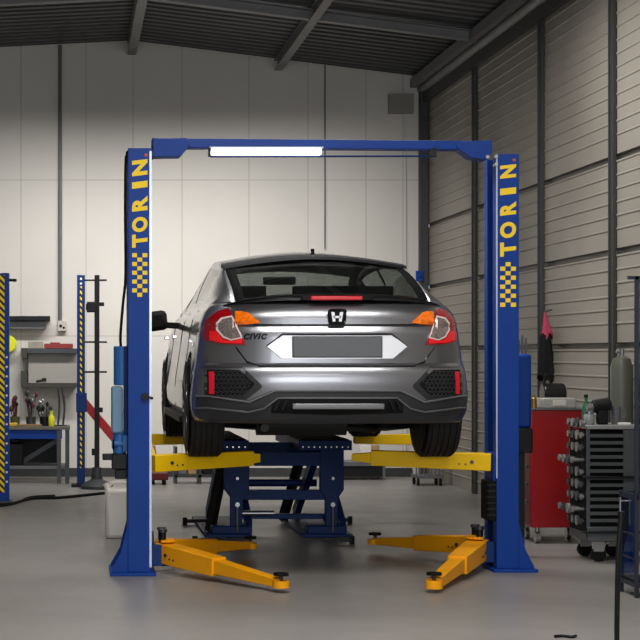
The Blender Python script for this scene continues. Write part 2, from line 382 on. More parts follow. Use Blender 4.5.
# arms
def pad(q, host, h=.07):
    k = MB().cyl(q, q+Vector((0, 0, h)), .012, n=10).build('pad_screw', dsteel, host)
    MB().cyl(q+Vector((0, 0, h)), q+Vector((0, 0, h+.016)), .045, n=20).build('pad', black, k)
def arm(p, q, m, wd, ht, wd2, ht2, f=.52, pd=True, ph=.03, nm='arm'):
    p = Vector(p); q = Vector(q); mid = p.lerp(q, f); d = (q-p).normalized()
    a = MB().beam(p, mid, wd, ht, wd*.85, ht*.9).build(nm, m, L, bevel=.005)
    MB().beam(mid-d*.05, q, wd*.68, ht*.72, wd2, ht2).build('arm_extension', m, a, bevel=.005)
    sd = d.cross(Vector((0, 0, 1))).normalized()
    for s_ in (-1, 1):
        c = p+d*.12+sd*s_*wd*.5; MB().cyl(c-sd*.004*s_, c+sd*.006*s_, .012, n=8).build('arm_bolt', dsteel, a)
        for e_ in (.16, .20):
            c = p+d*e_+sd*s_*wd*.48-Vector((0, 0, ht*.15)); MB().cyl(c-sd*.004*s_, c+sd*.005*s_, .006, n=8).build('arm_bolt', dsteel, a)
    if pd:
        MB().cyl(q-Vector((0, 0, ht2*.5)), q+Vector((0, 0, ht2*.3)), .05, n=18).build('arm_tip', m, a)
        pad(q+Vector((0, 0, ht2*.3)), a, ph)
    return a
pl = Vector((LX1+.08, DL+.16, .13)); pr = Vector((RX0-.08, DR+.16, .13))
tl1 = Vector((at(281, 0, 10.15).x, 10.15, .055)); tl2 = Vector((at(250, 0, 12.0).x, 12.0, .075))
tr1 = Vector((at(434, 0, 10.15).x, 10.15, .055)); tr2 = Vector((at(375, 0, 12.25).x, 12.25, .075))
arm(pl, tl1, orange, .13, .125, .06, .05, .5); arm(pl+Vector((0, .06, .02)), tl2, orange, .11, .11, .06, .05, .55)
arm(pr, tr1, orange, .14, .125, .07, .06, .5); arm(pr+Vector((0, .06, .02)), tr2, orange, .12, .115, .06, .045, .55)
for c, s in ((pl, 1), (pr, -1)):
    MB().bb(c-Vector((.09, .10, .08)), c+Vector((.05, .12, .055))).build('carriage_block', navy, L, bevel=.004) if s > 0 else MB().bb(c-Vector((.05, .10, .08)), c+Vector((.09, .12, .055))).build('carriage_block', navy, L, bevel=.004)
    for dy in (-.04, .09):
        k = MB().cyl(c+Vector((.0, dy, -.08)), c+Vector((0, dy, .13)), .022, n=14).build('pivot_pin', blackm, L)
        MB().cyl(c+Vector((0, dy, .13)), c+Vector((0, dy, .15)), .03, n=12).build('pin_cap', dsteel, k)
    # restraint gear: toothed quadrant on the arm root
    g = []
    for i in range(26):
        a_ = -PI*.55+i*PI*1.1/25; r = .085+(.006 if i % 2 else 0); g.append(c+Vector((s*math.cos(a_)*r, math.sin(a_)*r, .068)))
    MB().prism(g, (0, 0, .014)).build('restraint_gear', orange, L)
# upper arms carrying the wheels
ZA = .755
ul = Vector((LX1+.01, DL+.12, ZA-.055)); ur = Vector((RX0-.02, DR+.06, ZA-.055))
arm(ul, Vector((at(258, 0, 11.42).x, 11.42, ZA-.04)), yellow, .10, .108, .07, .055, .93, pd=False)
arm(ur, Vector((at(352, 0, 11.42).x, 11.42, ZA-.035)), yellow, .10, .11, .06, .045, .86, pd=False)
for c, s in ((ul, 1), (ur, -1)):
    MB().bb(c+Vector((-.09*s, -.03, -.35)), c+Vector((-.005*s, .16, .06))).build('carriage', blue, L, bevel=.005)
    # rear pair: long cranked arm running back behind the wheel to the front wheel
    yb = 14.0
    xs = (at(145, 0, yb).x if s > 0 else at(430, 0, yb).x); xe = (at(185, 0, yb).x+.25 if s > 0 else at(354, 0, yb).x)
    b = MB()
    p0 = c+Vector((0, .17, .01)); pe = Vector((xs, yb, ZA-.045))
    if s < 0:
        b.beam(p0, Vector((2.32, 11.5, ZA-.045)), .07, .08); b.beam(Vector((2.35, 11.46, ZA-.045)), pe+Vector((.0, .03, 0)), .07, .08)
    else:
        b.beam(p0+Vector((0, -.03, 0)), pe, .07, .08)
    b.beam(pe, Vector((xe, yb, ZA-.045)), .10, .09, .09, .07)
    b.build('rear_arm', yellow, L, bevel=.004)
# black rubber door guard and carriage bits on the right column
MB().bb((RX0-.055, DR+.0, at(0, 521, DR).z), (RX0+.0, DR+.2, at(0, 481, DR).z)).build('door_guard', black, L, bevel=.008)
for i in range(6): MB().bb((RX0-.058, DR-.004, at(0, 516-i*6, DR).z), (RX0-.0, DR+.01, at(0, 514-i*6, DR).z)).build('guard_rib', blackm, L)
# power unit on the left column
q = at(123, 366, DL+.2)
MB().cyl((LX0-.035, DL+.18, at(0, 386, DL).z), (LX0-.035, DL+.18, at(0, 346, DL).z), .052, n=24).build('electric_motor', bluelt, L, bevel=.006)
MB().bb((at(112, 0, DL).x, DL+.10, at(0, 434, DL).z), (at(123.5, 0, DL).x, DL+.30, at(0, 387, DL).z)).build('oil_tank', bluegr, L, bevel=.012)
MB().bb((at(124.5, 0, DL).x, DL+.12, at(0, 440, DL).z), (LX0, DL+.28, at(0, 346, DL).z)).build('mounting_bracket', navy, L, bevel=.003)
k = MB().cyl((LX0-.05, DL+.16, at(0, 455, DL).z), (LX0-.05, DL+.16, at(0, 432, DL).z), .042, n=16).cyl((LX0-.10, DL+.14, at(0, 445, DL).z), (LX0-.02, DL+.14, at(0, 445, DL).z), .028, n=12).bb((LX0-.03, DL+.1, at(0, 453, DL).z), (LX0+.0, DL+.2, at(0, 436, DL).z)).build('pump', bluelt, L, bevel=.003)
MB().cyl((LX0-.09, DL+.12, at(0, 450, DL).z), (LX0-.09, DL+.05, at(0, 440, DL).z), .006, n=8).build('pump_lever', blackm, k)
MB().bb((LX0-.10, DL+.06, at(0, 470, DL).z), (LX0-.005, DL+.22, at(0, 455, DL).z)).bb((LX0-.16, DL+.08, at(0, 461, DL).z), (LX0-.09, DL+.18, at(0, 455, DL).z)).bb((LX0-.08, DL+.08, at(0, 480, DL).z), (LX0-.005, DL+.20, at(0, 470, DL).z)).build('control_box', blackm, L, bevel=.006)
MB().tube([(LX0+.01, DL+.1, zl-.005), (LX0-.012, DL+.06, zl-.07), (LX0-.016, DL+.05, 2.3), (LX0-.014, DL+.05, 1.9), (LX0-.03, DL+.06, 1.72), (LX0-.045, DL+.1, 1.52), (LX0-.04, DL+.17, at(0, 347, DL).z)], .009).build('hydraulic_hose', black, L)
q = at(145, 396, DL); MB().cyl(q+Vector((0, .01, 0)), q+Vector((.0, -.03, 0)), .022, n=14).cyl(q+Vector((.0, -.02, 0)), q+Vector((.05, -.025, -.015)), .008, n=8).build('release_lever', blackm, L)
MB().cyl((LX1+.015, DL+.2, .1), (LX1+.015, DL+.2, .26), .012, n=8).build('lock_rod', steel, L)
# ------------------------------------------------------------ the car
CX, CY, CZ = 1.572, 10.30, .74
car = root('hatchback_car', (CX, CY, CZ), 'dark grey metallic hatchback car seen from behind, raised on the lift', 'car')
O = Vector((CX, CY, CZ))
WT = [(.20, .78), (.26, .83), (.35, .852), (.5, .842), (.60, .826), (.72, .808), (.82, .796), (.88, .78), (.93, .755), (.97, .715)]
PT = [(.20, .12), (.26, .06), (.34, .02), (.45, .0), (.50, -.004), (.56, .004), (.592, .022), (.605, .044), (.64, .044), (.78, .044), (.795, .048), (.834, .064), (.840, .048), (.88, .052), (.91, .062), (.94, .082), (.965, .11), (1.0, .12)]
LC = .42
def w_(z): return sinterp(WT, z)
def p_(z): return interp(PT, z)
def dep(x, z):
    a = min(abs(x)/w_(z), .9999)
    return p_(z)+LC*(1-(1-a**2.7)**(1/2.7))
def fpt(px, py):                     # pixel on the rear face -> local (x, z)
    D = CY+.1
    for _ in range(12):
        x = (px-VX)*D/F-CX; z = H-(py-VY)*D/F-CZ; D = CY+dep(x, z)
    return x, z
TT = [(.12, .985), (.25, 1.015), (.45, 1.095), (.8, 1.215), (1.1, 1.295), (1.45, 1.345), (1.9, 1.37), (2.4, 1.355), (2.8, 1.29), (3.2, 1.12), (3.55, .97), (4.0, .90), (4.3, .80), (4.45, .66)]
XRT = [(.12, .575), (.45, .59), (.8, .59), (1.1, .58), (2.0, .575), (2.6, .565), (2.9, .58), (3.5, .70), (4.45, .66)]
def arch(y):
    for c in (.80, 3.50):
        if abs(y-c) < .37: return .31+math.sqrt(.37**2-(y-c)**2)
    return 0
ZS = [.20, .26, .32, .40, .48, .56, .62, .68, .74, .80, .85, .89, .93, .97]
def ktap(y): return 1 if y < 3.7 else 1-.22*((y-3.7)/.75)**2
NS = 7; NTp = 10
def upper(y):
    """half section from belt (last row of ZS) to roof centre"""
    T = sinterp(TT, y); xr = interp(XRT, y)*ktap(y); zb = min(.97, T-.02); xb = w_(.97)*ktap(y)
    dr = interp([(.12, .012), (.8, .05), (1.2, .07), (2.6, .06), (3.4, .02), (4.45, .02)], y); zr_ = max(T-dr, zb+.004)
    out = []
    for i in range(1, NS+1):
        t = i/NS; bul = math.sin(PI*t)*.015
        out.append((xb+(xr-xb)*t+bul, zb+(zr_-zb)*t))
    for i in range(1, NTp+1):
        u = i/NTp; out.append((xr*(1-u), zr_+(T-zr_)*math.sin(u*PI/2)))
    return out
def section(y):
    T = sinterp(TT, y); top = min(.97, T-.02); az = arch(y); zl_ = max(.20, az)
    pts = [(0, .20), (.54, .20), (.545, zl_ if az else .20), (.545+.25, zl_ if az else .20)]
    k = ktap(y)
    for z in ZS:
        t = (z-.20)/(.77); zz = zl_+(top-zl_)*t; x = w_(min(zz, .97) if top >= .97 else .2+(zz-.2)*.77/(top-.2))
        if az and t < .15: x += .008
        pts.append((x*k, zz))
    return pts+upper(y)
Y0 = .47
ys = [Y0]; yv = Y0
while yv < 4.42: yv += (.035 if (yv < 1.25 or 3.05 < yv < 3.95) else .07); ys.append(min(yv, 4.45))
secs = []
for y in ys:
    s = section(y); row = []
    for i, (x, z) in enumerate(s):
        yy = y
        if y < 1.0: yy = y+(p_(z)+LC-Y0)*(1-(y-Y0)/(1.0-Y0)) if 4 <= i < 4+len(ZS) else y
        if i >= 4+len(ZS) and y < 1.0: yy = y+(p_(.97)+LC-Y0)*(1-(y-Y0)/(1.0-Y0))*max(0, 1-(i-3-len(ZS))/NS)
        row.append(Vector((x, yy, z)))
    secs.append(row)
NB = 4+len(ZS)                        # index of first 'upper' point
parts = {'body': [], 'rear_window': [], 'side_window': [], 'windshield': [], 'underbody': [], 'side_trim': [], 'window_frame': []}
n = len(secs[0])
for i in range(len(ys)-1):
    ym = (ys[i]+ys[i+1])/2
    for j in range(n-1):
        if j < 3: key = 'underbody'
        elif j < NB-1: key = 'body'
        elif j < NB-1+NS:
            r = j-(NB-1)
            key = 'body'
            zw0 = interp([(.95, 5.5), (1.25, 2), (2.7, 2), (3.15, 6)], ym)
            if 1.0 < ym < 3.1 and 1 <= r <= 5:
                hi_ok = True
                if ym < 1.3 and r > 1+ (ym-1.0)/.3*5: hi_ok = False
                if ym > 2.75 and r > 5-(ym-2.75)/.35*5: hi_ok = False
                if hi_ok: key = 'side_trim' if (2.02 < ym < 2.12 or 1.26 < ym < 1.31) else 'side_window'
        else:
            r = j-(NB-1+NS)
            key = 'body'
            if ym < 1.06: key = 'rear_window' if (r >= 1 and ym < .97) else 'window_frame'
            if 2.78 < ym < 3.5 and r >= 1: key = 'windshield'
        for s in (1, -1):
            q = [secs[i][j], secs[i+1][j], secs[i+1][j+1], secs[i][j+1]]
            parts[key].append([Vector((s*v.x, v.y, v.z)) for v in q])
# rear fascia rows and deck
NA = 22
ts = [math.pi/2*(k/NA) for k in range(-NA, NA+1)]
def aof(t): return math.copysign(abs(math.sin(t))**(2/2.7), t)
rows = []
zrows = [.245, .26, .29, .32, .38, .40, .45, .50, .53, .56, .575, .592, .605, .64, .68, .74, .78, .795, .81, .834, .840, .866, .88, .895, .91, .925, .94, .955, .97]
for z in zrows: rows.append([Vector((aof(t)*w_(z), p_(z)+LC*(1-abs(math.cos(t))**(2/2.7)), z)) for t in ts])
for A, B in zip(rows, rows[1:]):
    for k in range(len(ts)-1): parts['body'].append([A[k], A[k+1], B[k+1], B[k]])
up0 = [secs[0][NB-1]]+secs[0][NB:]     # belt .. centre, at y~Y0
full = [Vector((-v.x, v.y, v.z)) for v in up0]+[Vector(v) for v in up0[-2::-1]]
def along(poly, u):
    """point of the front edge at lateral fraction"""
    m = (len(poly)-1); f = u*m; i = min(int(f), m-1); return poly[i].lerp(poly[i+1], f-i)
edge = rows[-1]
NR = 8; NC = len(full)-1
R_ = []
for r in range(NR+1):
    s = r/NR; row = []
    for k in range(NC+1):
        f = full[k]
        # matching point on the fascia top edge: scale x
        a = f.x/ full[-1].x; a = max(-1, min(1, a))
        e0 = Vector((a*w_(.97), p_(.97)+LC*(1-(1-abs(a)**2.7)**(1/2.7)), .97))
        v = e0.lerp(f, s); v.z += math.sin(PI*s)*.006
        row.append(v)
    R_.append(row)
for r in range(NR):
    for k in range(NC):
        hw = NS+1
        key = 'rear_window' if (r >= 2 and NS+1 <= k < NC-NS-1) else ('window_frame' if NS <= k < NC-NS else 'body')
        parts[key].append([R_[r][k], R_[r][k+1], R_[r+1][k+1], R_[r+1][k]])
# front cap
last = secs[-1]; cpt = Vector((0, 4.5, .45))
for j in range(3, n-1):
    for s in (1, -1): parts['body'].append([Vector((s*last[j].x, last[j].y, last[j].z)), Vector((s*last[j+1].x, last[j+1].y, last[j+1].z)), cpt])
lm_ = {'body': paint, 'rear_window': cglass, 'side_window': cglass, 'windshield': cglass, 'underbody': black, 'side_trim': gloss, 'window_frame': mat('frit_black', '#08080a', .9, spec=.05)}
items = []
for key, fs in parts.items():
    if key in ('side_window', 'side_trim'):
        for s in (1, -1):
            for lo_, hi_ in ((0, 1.285), (1.285, 1.6), (1.6, 2.07), (2.07, 9)) if key == 'side_window' else ((0, 1.6), (1.6, 9)):
                q = [f for f in fs if f[0].x*s > 0 and lo_ <= sum(v.y for v in f)/4 < hi_]
                if key == 'side_window' and lo_ == 1.285: q = [f for f in fs if f[0].x*s > 0 and 1.285 <= sum(v.y for v in f)/4 < 2.07]
                if key == 'side_window' and lo_ == 1.6: continue
                if q: items.append((key, q))
    else: items.append((key, fs))
for key, fs in items:
    b = bmesh.new()
    for q in fs:
        vs = [b.verts.new(v+O) for v in q]
        b.faces.new(vs)
    bmesh.ops.remove_doubles(b, verts=b.verts, dist=.0006)
    bmesh.ops.dissolve_degenerate(b, edges=b.edges, dist=.0003)
    mb = MB(); mb.bm.free(); mb.bm = b
    mb.build(key, lm_[key], car, smooth=40, solid=.004 if key in ('body', 'underbody', 'side_trim', 'window_frame') else 0)
def Lz(v): return v if isinstance(v[0], float) and abs(v[0]) < 2 else fpt(*v)
def patch(name, up, lo, off, thick, m, parent=car, mirror=False, N=24, M=4, px=True, bevel=0):
    """strip on the rear face between an upper and a lower polyline, both over the same x range; points are pixels (right half) or local x,z"""
    if px: up = [Lz(q) for q in up]; lo = [Lz(q) for q in lo]
    outs = []
    for s in ((1, -1) if mirror else (1,)):
        b = MB(); x0 = max(up[0][0], lo[0][0]); x1 = min(up[-1][0], lo[-1][0])
        xs = sorted(set([x0+(x1-x0)*i/N for i in range(N+1)]+[q[0] for q in up+lo if x0 < q[0] < x1]))
        G = []; Bk = []
        for x in xs:
            zu = interp(up, x); zd = interp(lo, x); c = []; d = []
            for i in range(M+1):
                z = zd+(zu-zd)*i/M; y = dep(x, z)
                c.append(b.bm.verts.new(O+Vector((s*x, y-off, z)))); d.append(b.bm.verts.new(O+Vector((s*x, y-off+thick, z))))
            G.append(c); Bk.append(d)
        for i in range(len(xs)-1):
            for j in range(M):
                b.bm.faces.new((G[i][j], G[i+1][j], G[i+1][j+1], G[i][j+1])); b.bm.faces.new((Bk[i][j], Bk[i][j+1], Bk[i+1][j+1], Bk[i+1][j]))
            b.bm.faces.new((G[i][0], Bk[i][0], Bk[i+1][0], G[i+1][0])); b.bm.faces.new((G[i][M], G[i+1][M], Bk[i+1][M], Bk[i][M]))
        for e_ in (0, -1):
            for j in range(M):
                b.bm.faces.new((G[e_][j], G[e_][j+1], Bk[e_][j+1], Bk[e_][j]))
        outs.append(b.build(name, m, parent, smooth=30, bevel=bevel))
    return outs
def mpx(L_):                          # symmetric polyline from its right half (pixels)
    r = [Lz(q) for q in L_]; return [(-x, z) for x, z in r[::-1] if x > 1e-4]+r
def gapline(name, L_, off, wd, m, parent=car, N=60):
    """tube following the rear face"""
    pts = L_; out = []
    for (xa, za), (xb, zb) in zip(pts, pts[1:]):
        k = max(1, int(abs(xb-xa)/.03)+int(abs(zb-za)/.03))
        for i in range(k):
            t = i/k; x = xa+(xb-xa)*t; z = za+(zb-za)*t; out.append(O+Vector((x, dep(x, z)-off, z)))
    x, z = pts[-1]; out.append(O+Vector((x, dep(x, z)-off, z)))
    return MB().tube(out, wd, n=6, sub=1).build(name, m, parent)
# tail lamps (pixel outlines of the right-hand lamp, mirrored)
patch('tail_lamp', [(426, 344), (434, 320), (437, 308), (446, 311), (.745, .885), (.77, .86), (.786, .81)], [(426, 345), (434, 344.5), (446, 344), (.745, .735), (.786, .75)], .012, .02, redl, mirror=True, M=6, N=40, bevel=.004)
patch('light_bar', [(428.5, 338), (437, 341), (445, 339.5), (450, 331), (.748, .80)], [(426.5, 343.5), (434, 343.3), (446, 342.8), (.735, .742), (.748, .745)], .016, .01, redb, mirror=True, M=4)
patch('reflector_rim', [(428.5, 337), (436, 315.5), (445, 317.5), (449.5, 323)], [(428.5, 338), (438, 340.5), (445, 337.5), (449.5, 330)], .015, .01, rimm, mirror=True, M=4)
patch('lamp_reflector', [(430, 336), (437, 317), (444, 319), (448, 324)], [(430, 337), (438, 339), (444, 336), (448, 329)], .018, .01, cleal, mirror=True, M=4)
patch('indicator_lamp', [(412, 322), (422, 312.5), (428, 311), (436, 311.5)], [(412, 323), (420, 324), (428, 325), (433.5, 325.5)], .012, .02, ambl, mirror=True, M=4, bevel=.003)
# tailgate: crease bar, number plate recess, plate
gapline('tailgate_gap', mpx([(339.4, 366.5), (414, 366.5), (424, 362), (434, 347)]), -.001, .006, gloss)
gapline('crease_gap', mpx([(339.4, 324.3), (418, 324.3)]), .002, .0045, gloss)
gapline('lamp_gap', mpx([(339.4, 325)][:0]+[(426, 345), (407, 348), (398, 343)]) [:0] if False else [fpt(426, 346), fpt(408, 348.5)], -.001, .002, gloss)
gapline('lamp_gap', [(-x, z) for x, z in [fpt(426, 346), fpt(408, 348.5)]], -.001, .002, gloss)
# upward-tilted plate surround; the bright reflection on it is painted in as pale colour
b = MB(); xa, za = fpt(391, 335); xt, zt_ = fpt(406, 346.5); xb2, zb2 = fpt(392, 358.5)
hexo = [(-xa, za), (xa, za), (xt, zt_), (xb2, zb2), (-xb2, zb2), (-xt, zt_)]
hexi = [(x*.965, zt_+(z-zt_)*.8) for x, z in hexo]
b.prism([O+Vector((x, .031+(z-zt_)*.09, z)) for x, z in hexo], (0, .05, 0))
b.build('plate_surround', mat('surround_reflection', '#cfd0d3', .36, metal=.6, coat=.3), car)
gapline('surround_edge', [(-xt, zt_), (-xa, za+.004), (xa, za+.004), (xt, zt_)], .022, .006, gloss)
x0, z0 = fpt(381, 337); x1, z1 = fpt(381, 357)
pp = MB().bb(O+Vector((-x0, .018, z1)), O+Vector((x0, .03, z0))).build('number_plate', plate, car, bevel=.003)
MB().bb(O+Vector((-x0-.004, .022, z1-.004)), O+Vector((x0+.004, .034, z0+.004))).build('plate_frame', blackm, pp, bevel=.002)
# emblem: H in a rounded frame
ex, ez_ = 0, fpt(339, 317)[1]; yy = dep(0, ez_)-.016
em = MB()
fr = [(-.052, .032), (-.035, .043), (.035, .043), (.052, .032), (.046, -.034), (.033, -.043), (-.033, -.043), (-.046, -.034)]
em.tube([O+Vector((x, yy, ez_+z)) for x, z in fr+[fr[0]]], .0055, n=8, sub=3)
em = em.build('emblem', mat('dark_chrome', '#3c3d42', .15, metal=1), car)
MB().prism([O+Vector((x, yy, ez_+z)) for x, z in fr], (0, .01, 0)).build('emblem_back', black, em)
hb = MB()
for s in (1, -1): hb.prism([O+Vector((s*x, yy-.006, ez_+z)) for x, z in ((.016, .028), (.036, .030), (.026, -.029), (.010, -.027))], (0, .006, 0))
hb.bb(O+Vector((-.022, yy-.006, ez_-.007)), O+Vector((.022, yy, ez_+.006))); hb.build('emblem_letter', mat('emblem_chrome', '#c4c5c8', .35, metal=.7), em)
# model script
cu = bpy.data.curves.new('t', 'FONT'); cu.body = 'CIVIC'; cu.size = .044; cu.extrude = .002; cu.offset = .003; cu.shear = .3; cu.space_character = 1.25
to = bpy.data.objects.new('t', cu); C.objects.link(to); bpy.context.view_layer.update()
me = bpy.data.meshes.new_from_object(to.evaluated_get(bpy.context.evaluated_depsgraph_get())); bpy.data.objects.remove(to)
bx_, bz_ = fpt(243, 339)
for v in me.vertices:
    x, z, t = bx_+v.co.x, bz_+v.co.y, v.co.z; v.co = Vector((x, dep(x, z)-.004-t, z))
o = bpy.data.objects.new('model_script', me); C.objects.link(o); me.materials.append(blackm); o.parent = car
# spoiler lip with third brake lamp
sp = MB(); xs = [(-.66+1.32*i/40) for i in range(41)]; prev = None
for x in xs:
    a = abs(x)/.66; zc = 1.012-.055*a**4; yc = .075+.20*a**3.2
    ring = [O+Vector((x, yc-.02, zc)), O+Vector((x, yc+.02, zc+.012*(1-a*.5))), O+Vector((x, yc+.10, zc+.006)), O+Vector((x, yc+.10, zc-.035)), O+Vector((x, yc+.0, zc-.032*(1-a*.4)))]
    ring = [sp.bm.verts.new(v) for v in ring]
    if prev:
        for i in range(5): sp.bm.faces.new((prev[i], prev[(i+1) % 5], ring[(i+1) % 5], ring[i]))
    else: sp.bm.faces.new(ring)
    prev = ring
sp.bm.faces.new(prev[::-1])
sp = sp.build('spoiler', gloss, car, smooth=50)
MB().bb(O+Vector((-.155, .049, .982)), O+Vector((.155, .075, 1.008))).build('brake_lamp', mat('third_lamp', '#b3121c', .3, emit='#a01020', es=.25), sp, bevel=.006)
# rear wiper-less window frame: black band on top edge of the glass and roof-edge spoiler
tz = sinterp(TT, 1.06)
b = MB(); prev = None
for i in range(25):
    x = -.60+1.2*i/24; a = abs(x)/.6; zc = tz-.062*(1-math.cos(a*PI/2))+.008
    ring = [b.bm.verts.new(O+Vector((x, 1.0-.04*(1-a*a)+dy, zc+dz))) for dy, dz in ((0, -.018), (0, .0), (.14, .022), (.14, -.0))]
    if prev:
        for k in range(4): b.bm.faces.new((prev[k], prev[(k+1) % 4], ring[(k+1) % 4], ring[k]))
    prev = ring
b.build('roof_lip', mat('lip_black', '#101114', .35, spec=.4), car, smooth=50)
fz = sinterp(TT, 1.25)+.0
MB().prism([O+Vector((0-.012, 1.0+.08, fz-.03)), O+Vector((-.012, 1.28, fz+.0)), O+Vector((-.012, 1.13, fz+.03)), O+Vector((-.012, 1.09, fz+.035))], (.024, 0, 0)).build('shark_fin_antenna', gloss, car, bevel=.006)
# bumper: side vents with mesh, reflectors, black lower valance and diffuser
hexup = [(420, 383), (433, 370), (460, 369.5)]; hexlo = [(420, 384.5), (431, 395), (460, 397)]
def vent():
    patch('vent_surround', [(413, 385), (430, 366.5), (462, 366.5)], [(413, 388), (427, 400), (462, 401)], .004, .012, mat('bumper_dark', '#2b2c2f', .4, coat=.2), mirror=True)
    patch('bumper_vent', hexup, hexlo, .012, .01, black, mirror=True)
    for s in (1, -1):
        b = MB()
        for r in range(6):
            for c in range(9):
                px = 425+c*4.1+(2 if r % 2 else 0); py = 373+r*4.2
                if px > 455 or px < 424+abs(383-py)*.6: continue
                x, z = fpt(px, py); y = dep(x, z)-.016; R = .012
                ring = [O+Vector((s*(x+R*1.15*math.cos(k*PI/3)), y, z+R*.95*math.sin(k*PI/3))) for k in range(7)]
                for A, B in zip(ring, ring[1:]): b.cyl(A, B, .0016, n=4)
        b.build('vent_mesh', mat('mesh_grey', '#3c3d40', .4), car)
vent()
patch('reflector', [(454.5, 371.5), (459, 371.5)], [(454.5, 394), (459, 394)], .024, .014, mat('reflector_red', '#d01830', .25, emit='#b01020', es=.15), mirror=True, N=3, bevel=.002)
val = mpx([(339.4, 391), (400, 391), (412, 397), (422, 402.5), (.75, .40), (.829, .40)]); vlo = mpx([(0.0, .242), (.75, .242), (.80, .25), (.829, .285)])
bd = MATS['bumper_dark']
patch('valance', val, vlo, .010, .02, bd, px=False, N=60, M=8, bevel=.002)
x, z = fpt(395, 395); x2_, z2_ = fpt(384, 414)
patch('diffuser_recess', mpx([(339.4, 398), (395, 398), (403, 403)]), mpx([(339.4, 415), (403, 413)]), .016, .01, black, px=False, N=40)
patch('diffuser_blade', mpx([(339.4, 403.5), (383, 403.5)]), mpx([(339.4, 409), (385, 409)]), .05, .04, mat('blade_paint', '#9b9ca0', .35, metal=.7), px=False, N=20, bevel=.003)
for s in (1, -1):
    for px in (388, 395): 
        x, z = fpt(px, 405); MB().beam(O+Vector((s*x, dep(x, z)-.035, z+.03)), O+Vector((s*(x+.03), dep(x, z)-.025, z-.03)), .012, .012).build('diffuser_fin', blackm, car)
gapline('bumper_crease', mpx([(339.4, 390.5), (400, 390.5), (411, 395.5), (424, 402), (.75, .405), (.829, .405)]), .014, .006, MATS['surround_reflection'] if False else mat('crease_satin', '#9fa0a4', .3, metal=.8))
gapline('valance_edge', mpx([(339.4, 398), (397, 398), (410, 408.5), (424, 412), (.77, .335), (.832, .33)]), .014, .006, mat('trim_satin', '#8a8b8e', .3, metal=.8))
# underbody bits
ub = MB(); ub.cyl(O+Vector((-.45, .35, .235)), O+Vector((.1, .35, .235)), .075, n=20)
ub.cyl(O+Vector((-.5, 1.15, .2)), O+Vector((.5, 1.15, .2)), .035).cyl(O+Vector((-.74, .8, .30)), O+Vector((.74, .8, .30)), .035)
ub.build('exhaust_silencer', blackm, car)
MB().tube([O+Vector(v) for v in ((.1, .35, .21), (.3, .5, .19), (.25, 1.0, .18), (.1, 2.2, .18))], .025).cyl(O+Vector((-.42, .14, .215)), O+Vector((-.42, .32, .215)), .025).build('exhaust_pipe', blackm, car)
for s in (-1, 1):
    MB().beam(O+Vector((s*.35, .5, .20)), O+Vector((s*.7, .85, .22)), .06, .04, .05, .05).build('suspension_arm', dsteel, car)
# interior
inn = mat('interior_black', '#121214', .85)
tub = MB().bb(O+Vector((-.74, .5, .3)), O+Vector((.74, 3.3, .42))).build('cabin_floor', inn, car)
MB().bb(O+Vector((-.56, .3, .93)), O+Vector((.56, .75, .95))).build('parcel_shelf', inn, car)
MB().bb(O+Vector((-.7, 3.0, .7)), O+Vector((.7, 3.4, .93))).build('dashboard', inn, car, bevel=.03)
def seat(x, y, wd, z):
    k = MB().box(O+Vector((x, y, .70)), (wd, .13, .52), rx=.12).box(O+Vector((x, y+.28, .48)), (wd, .5, .14)).build('seat', inn, car, bevel=.04)
    return k
k = seat(0, 1.2, 1.2, 0)
for x in (-.42, 0, .42): MB().box(O+Vector((x, 1.18, 1.04)), (.24, .09, .14)).cyl(O+Vector((x-.05, 1.18, .9)), O+Vector((x-.05, 1.18, 1.02)), .008).cyl(O+Vector((x+.05, 1.18, .9)), O+Vector((x+.05, 1.18, 1.02)), .008).build('headrest', inn, k, bevel=.03)
for x in (-.36, .36):
    k = seat(x, 2.2, .5, 0); MB().box(O+Vector((x, 2.17, 1.06)), (.27, .1, .18)).cyl(O+Vector((x-.05, 2.18, .9)), O+Vector((x-.05, 2.18, 1.02)), .008).cyl(O+Vector((x+.05, 2.18, .9)), O+Vector((x+.05, 2.18, 1.02)), .008).build('headrest', inn, k, bevel=.03)
MB().box(O+Vector((0, 2.95, 1.22)), (.25, .03, .06)).build('interior_mirror', inn, car, bevel=.01)
# door mirrors
for s in (-1, 1):
    m_ = MB().box(O+Vector((s*.98, 2.72, .905)), (.22, .10, .15), ry=s*.12).build('door_mirror', black, car, bevel=.035)
    MB().beam(O+Vector((s*.74, 2.72, .87)), O+Vector((s*.93, 2.72, .88)), .07, .045).build('mirror_stem', black, m_, bevel=.006)
    for yy in (1.45, 2.4): MB().bb(O+Vector((s*.872, yy, .765)), O+Vector((s*.905, yy+.2, .785))).build('door_handle', chrome, car, bevel=.006)
    for yy in (1.22, 2.06, 3.02):
        pts = [O+Vector((s*(w_(z)+.001), yy, z)) for z in (.3, .45, .6, .7, .8, .88, .95)]; MB().tube(pts, .004, n=6, sub=2).build('door_gap', gloss, car)
    MB().bb(O+Vector((s*.80, 1.2, .20)), O+Vector((s*.872, 3.1, .25))).build('side_skirt', blackm, car, bevel=.01)
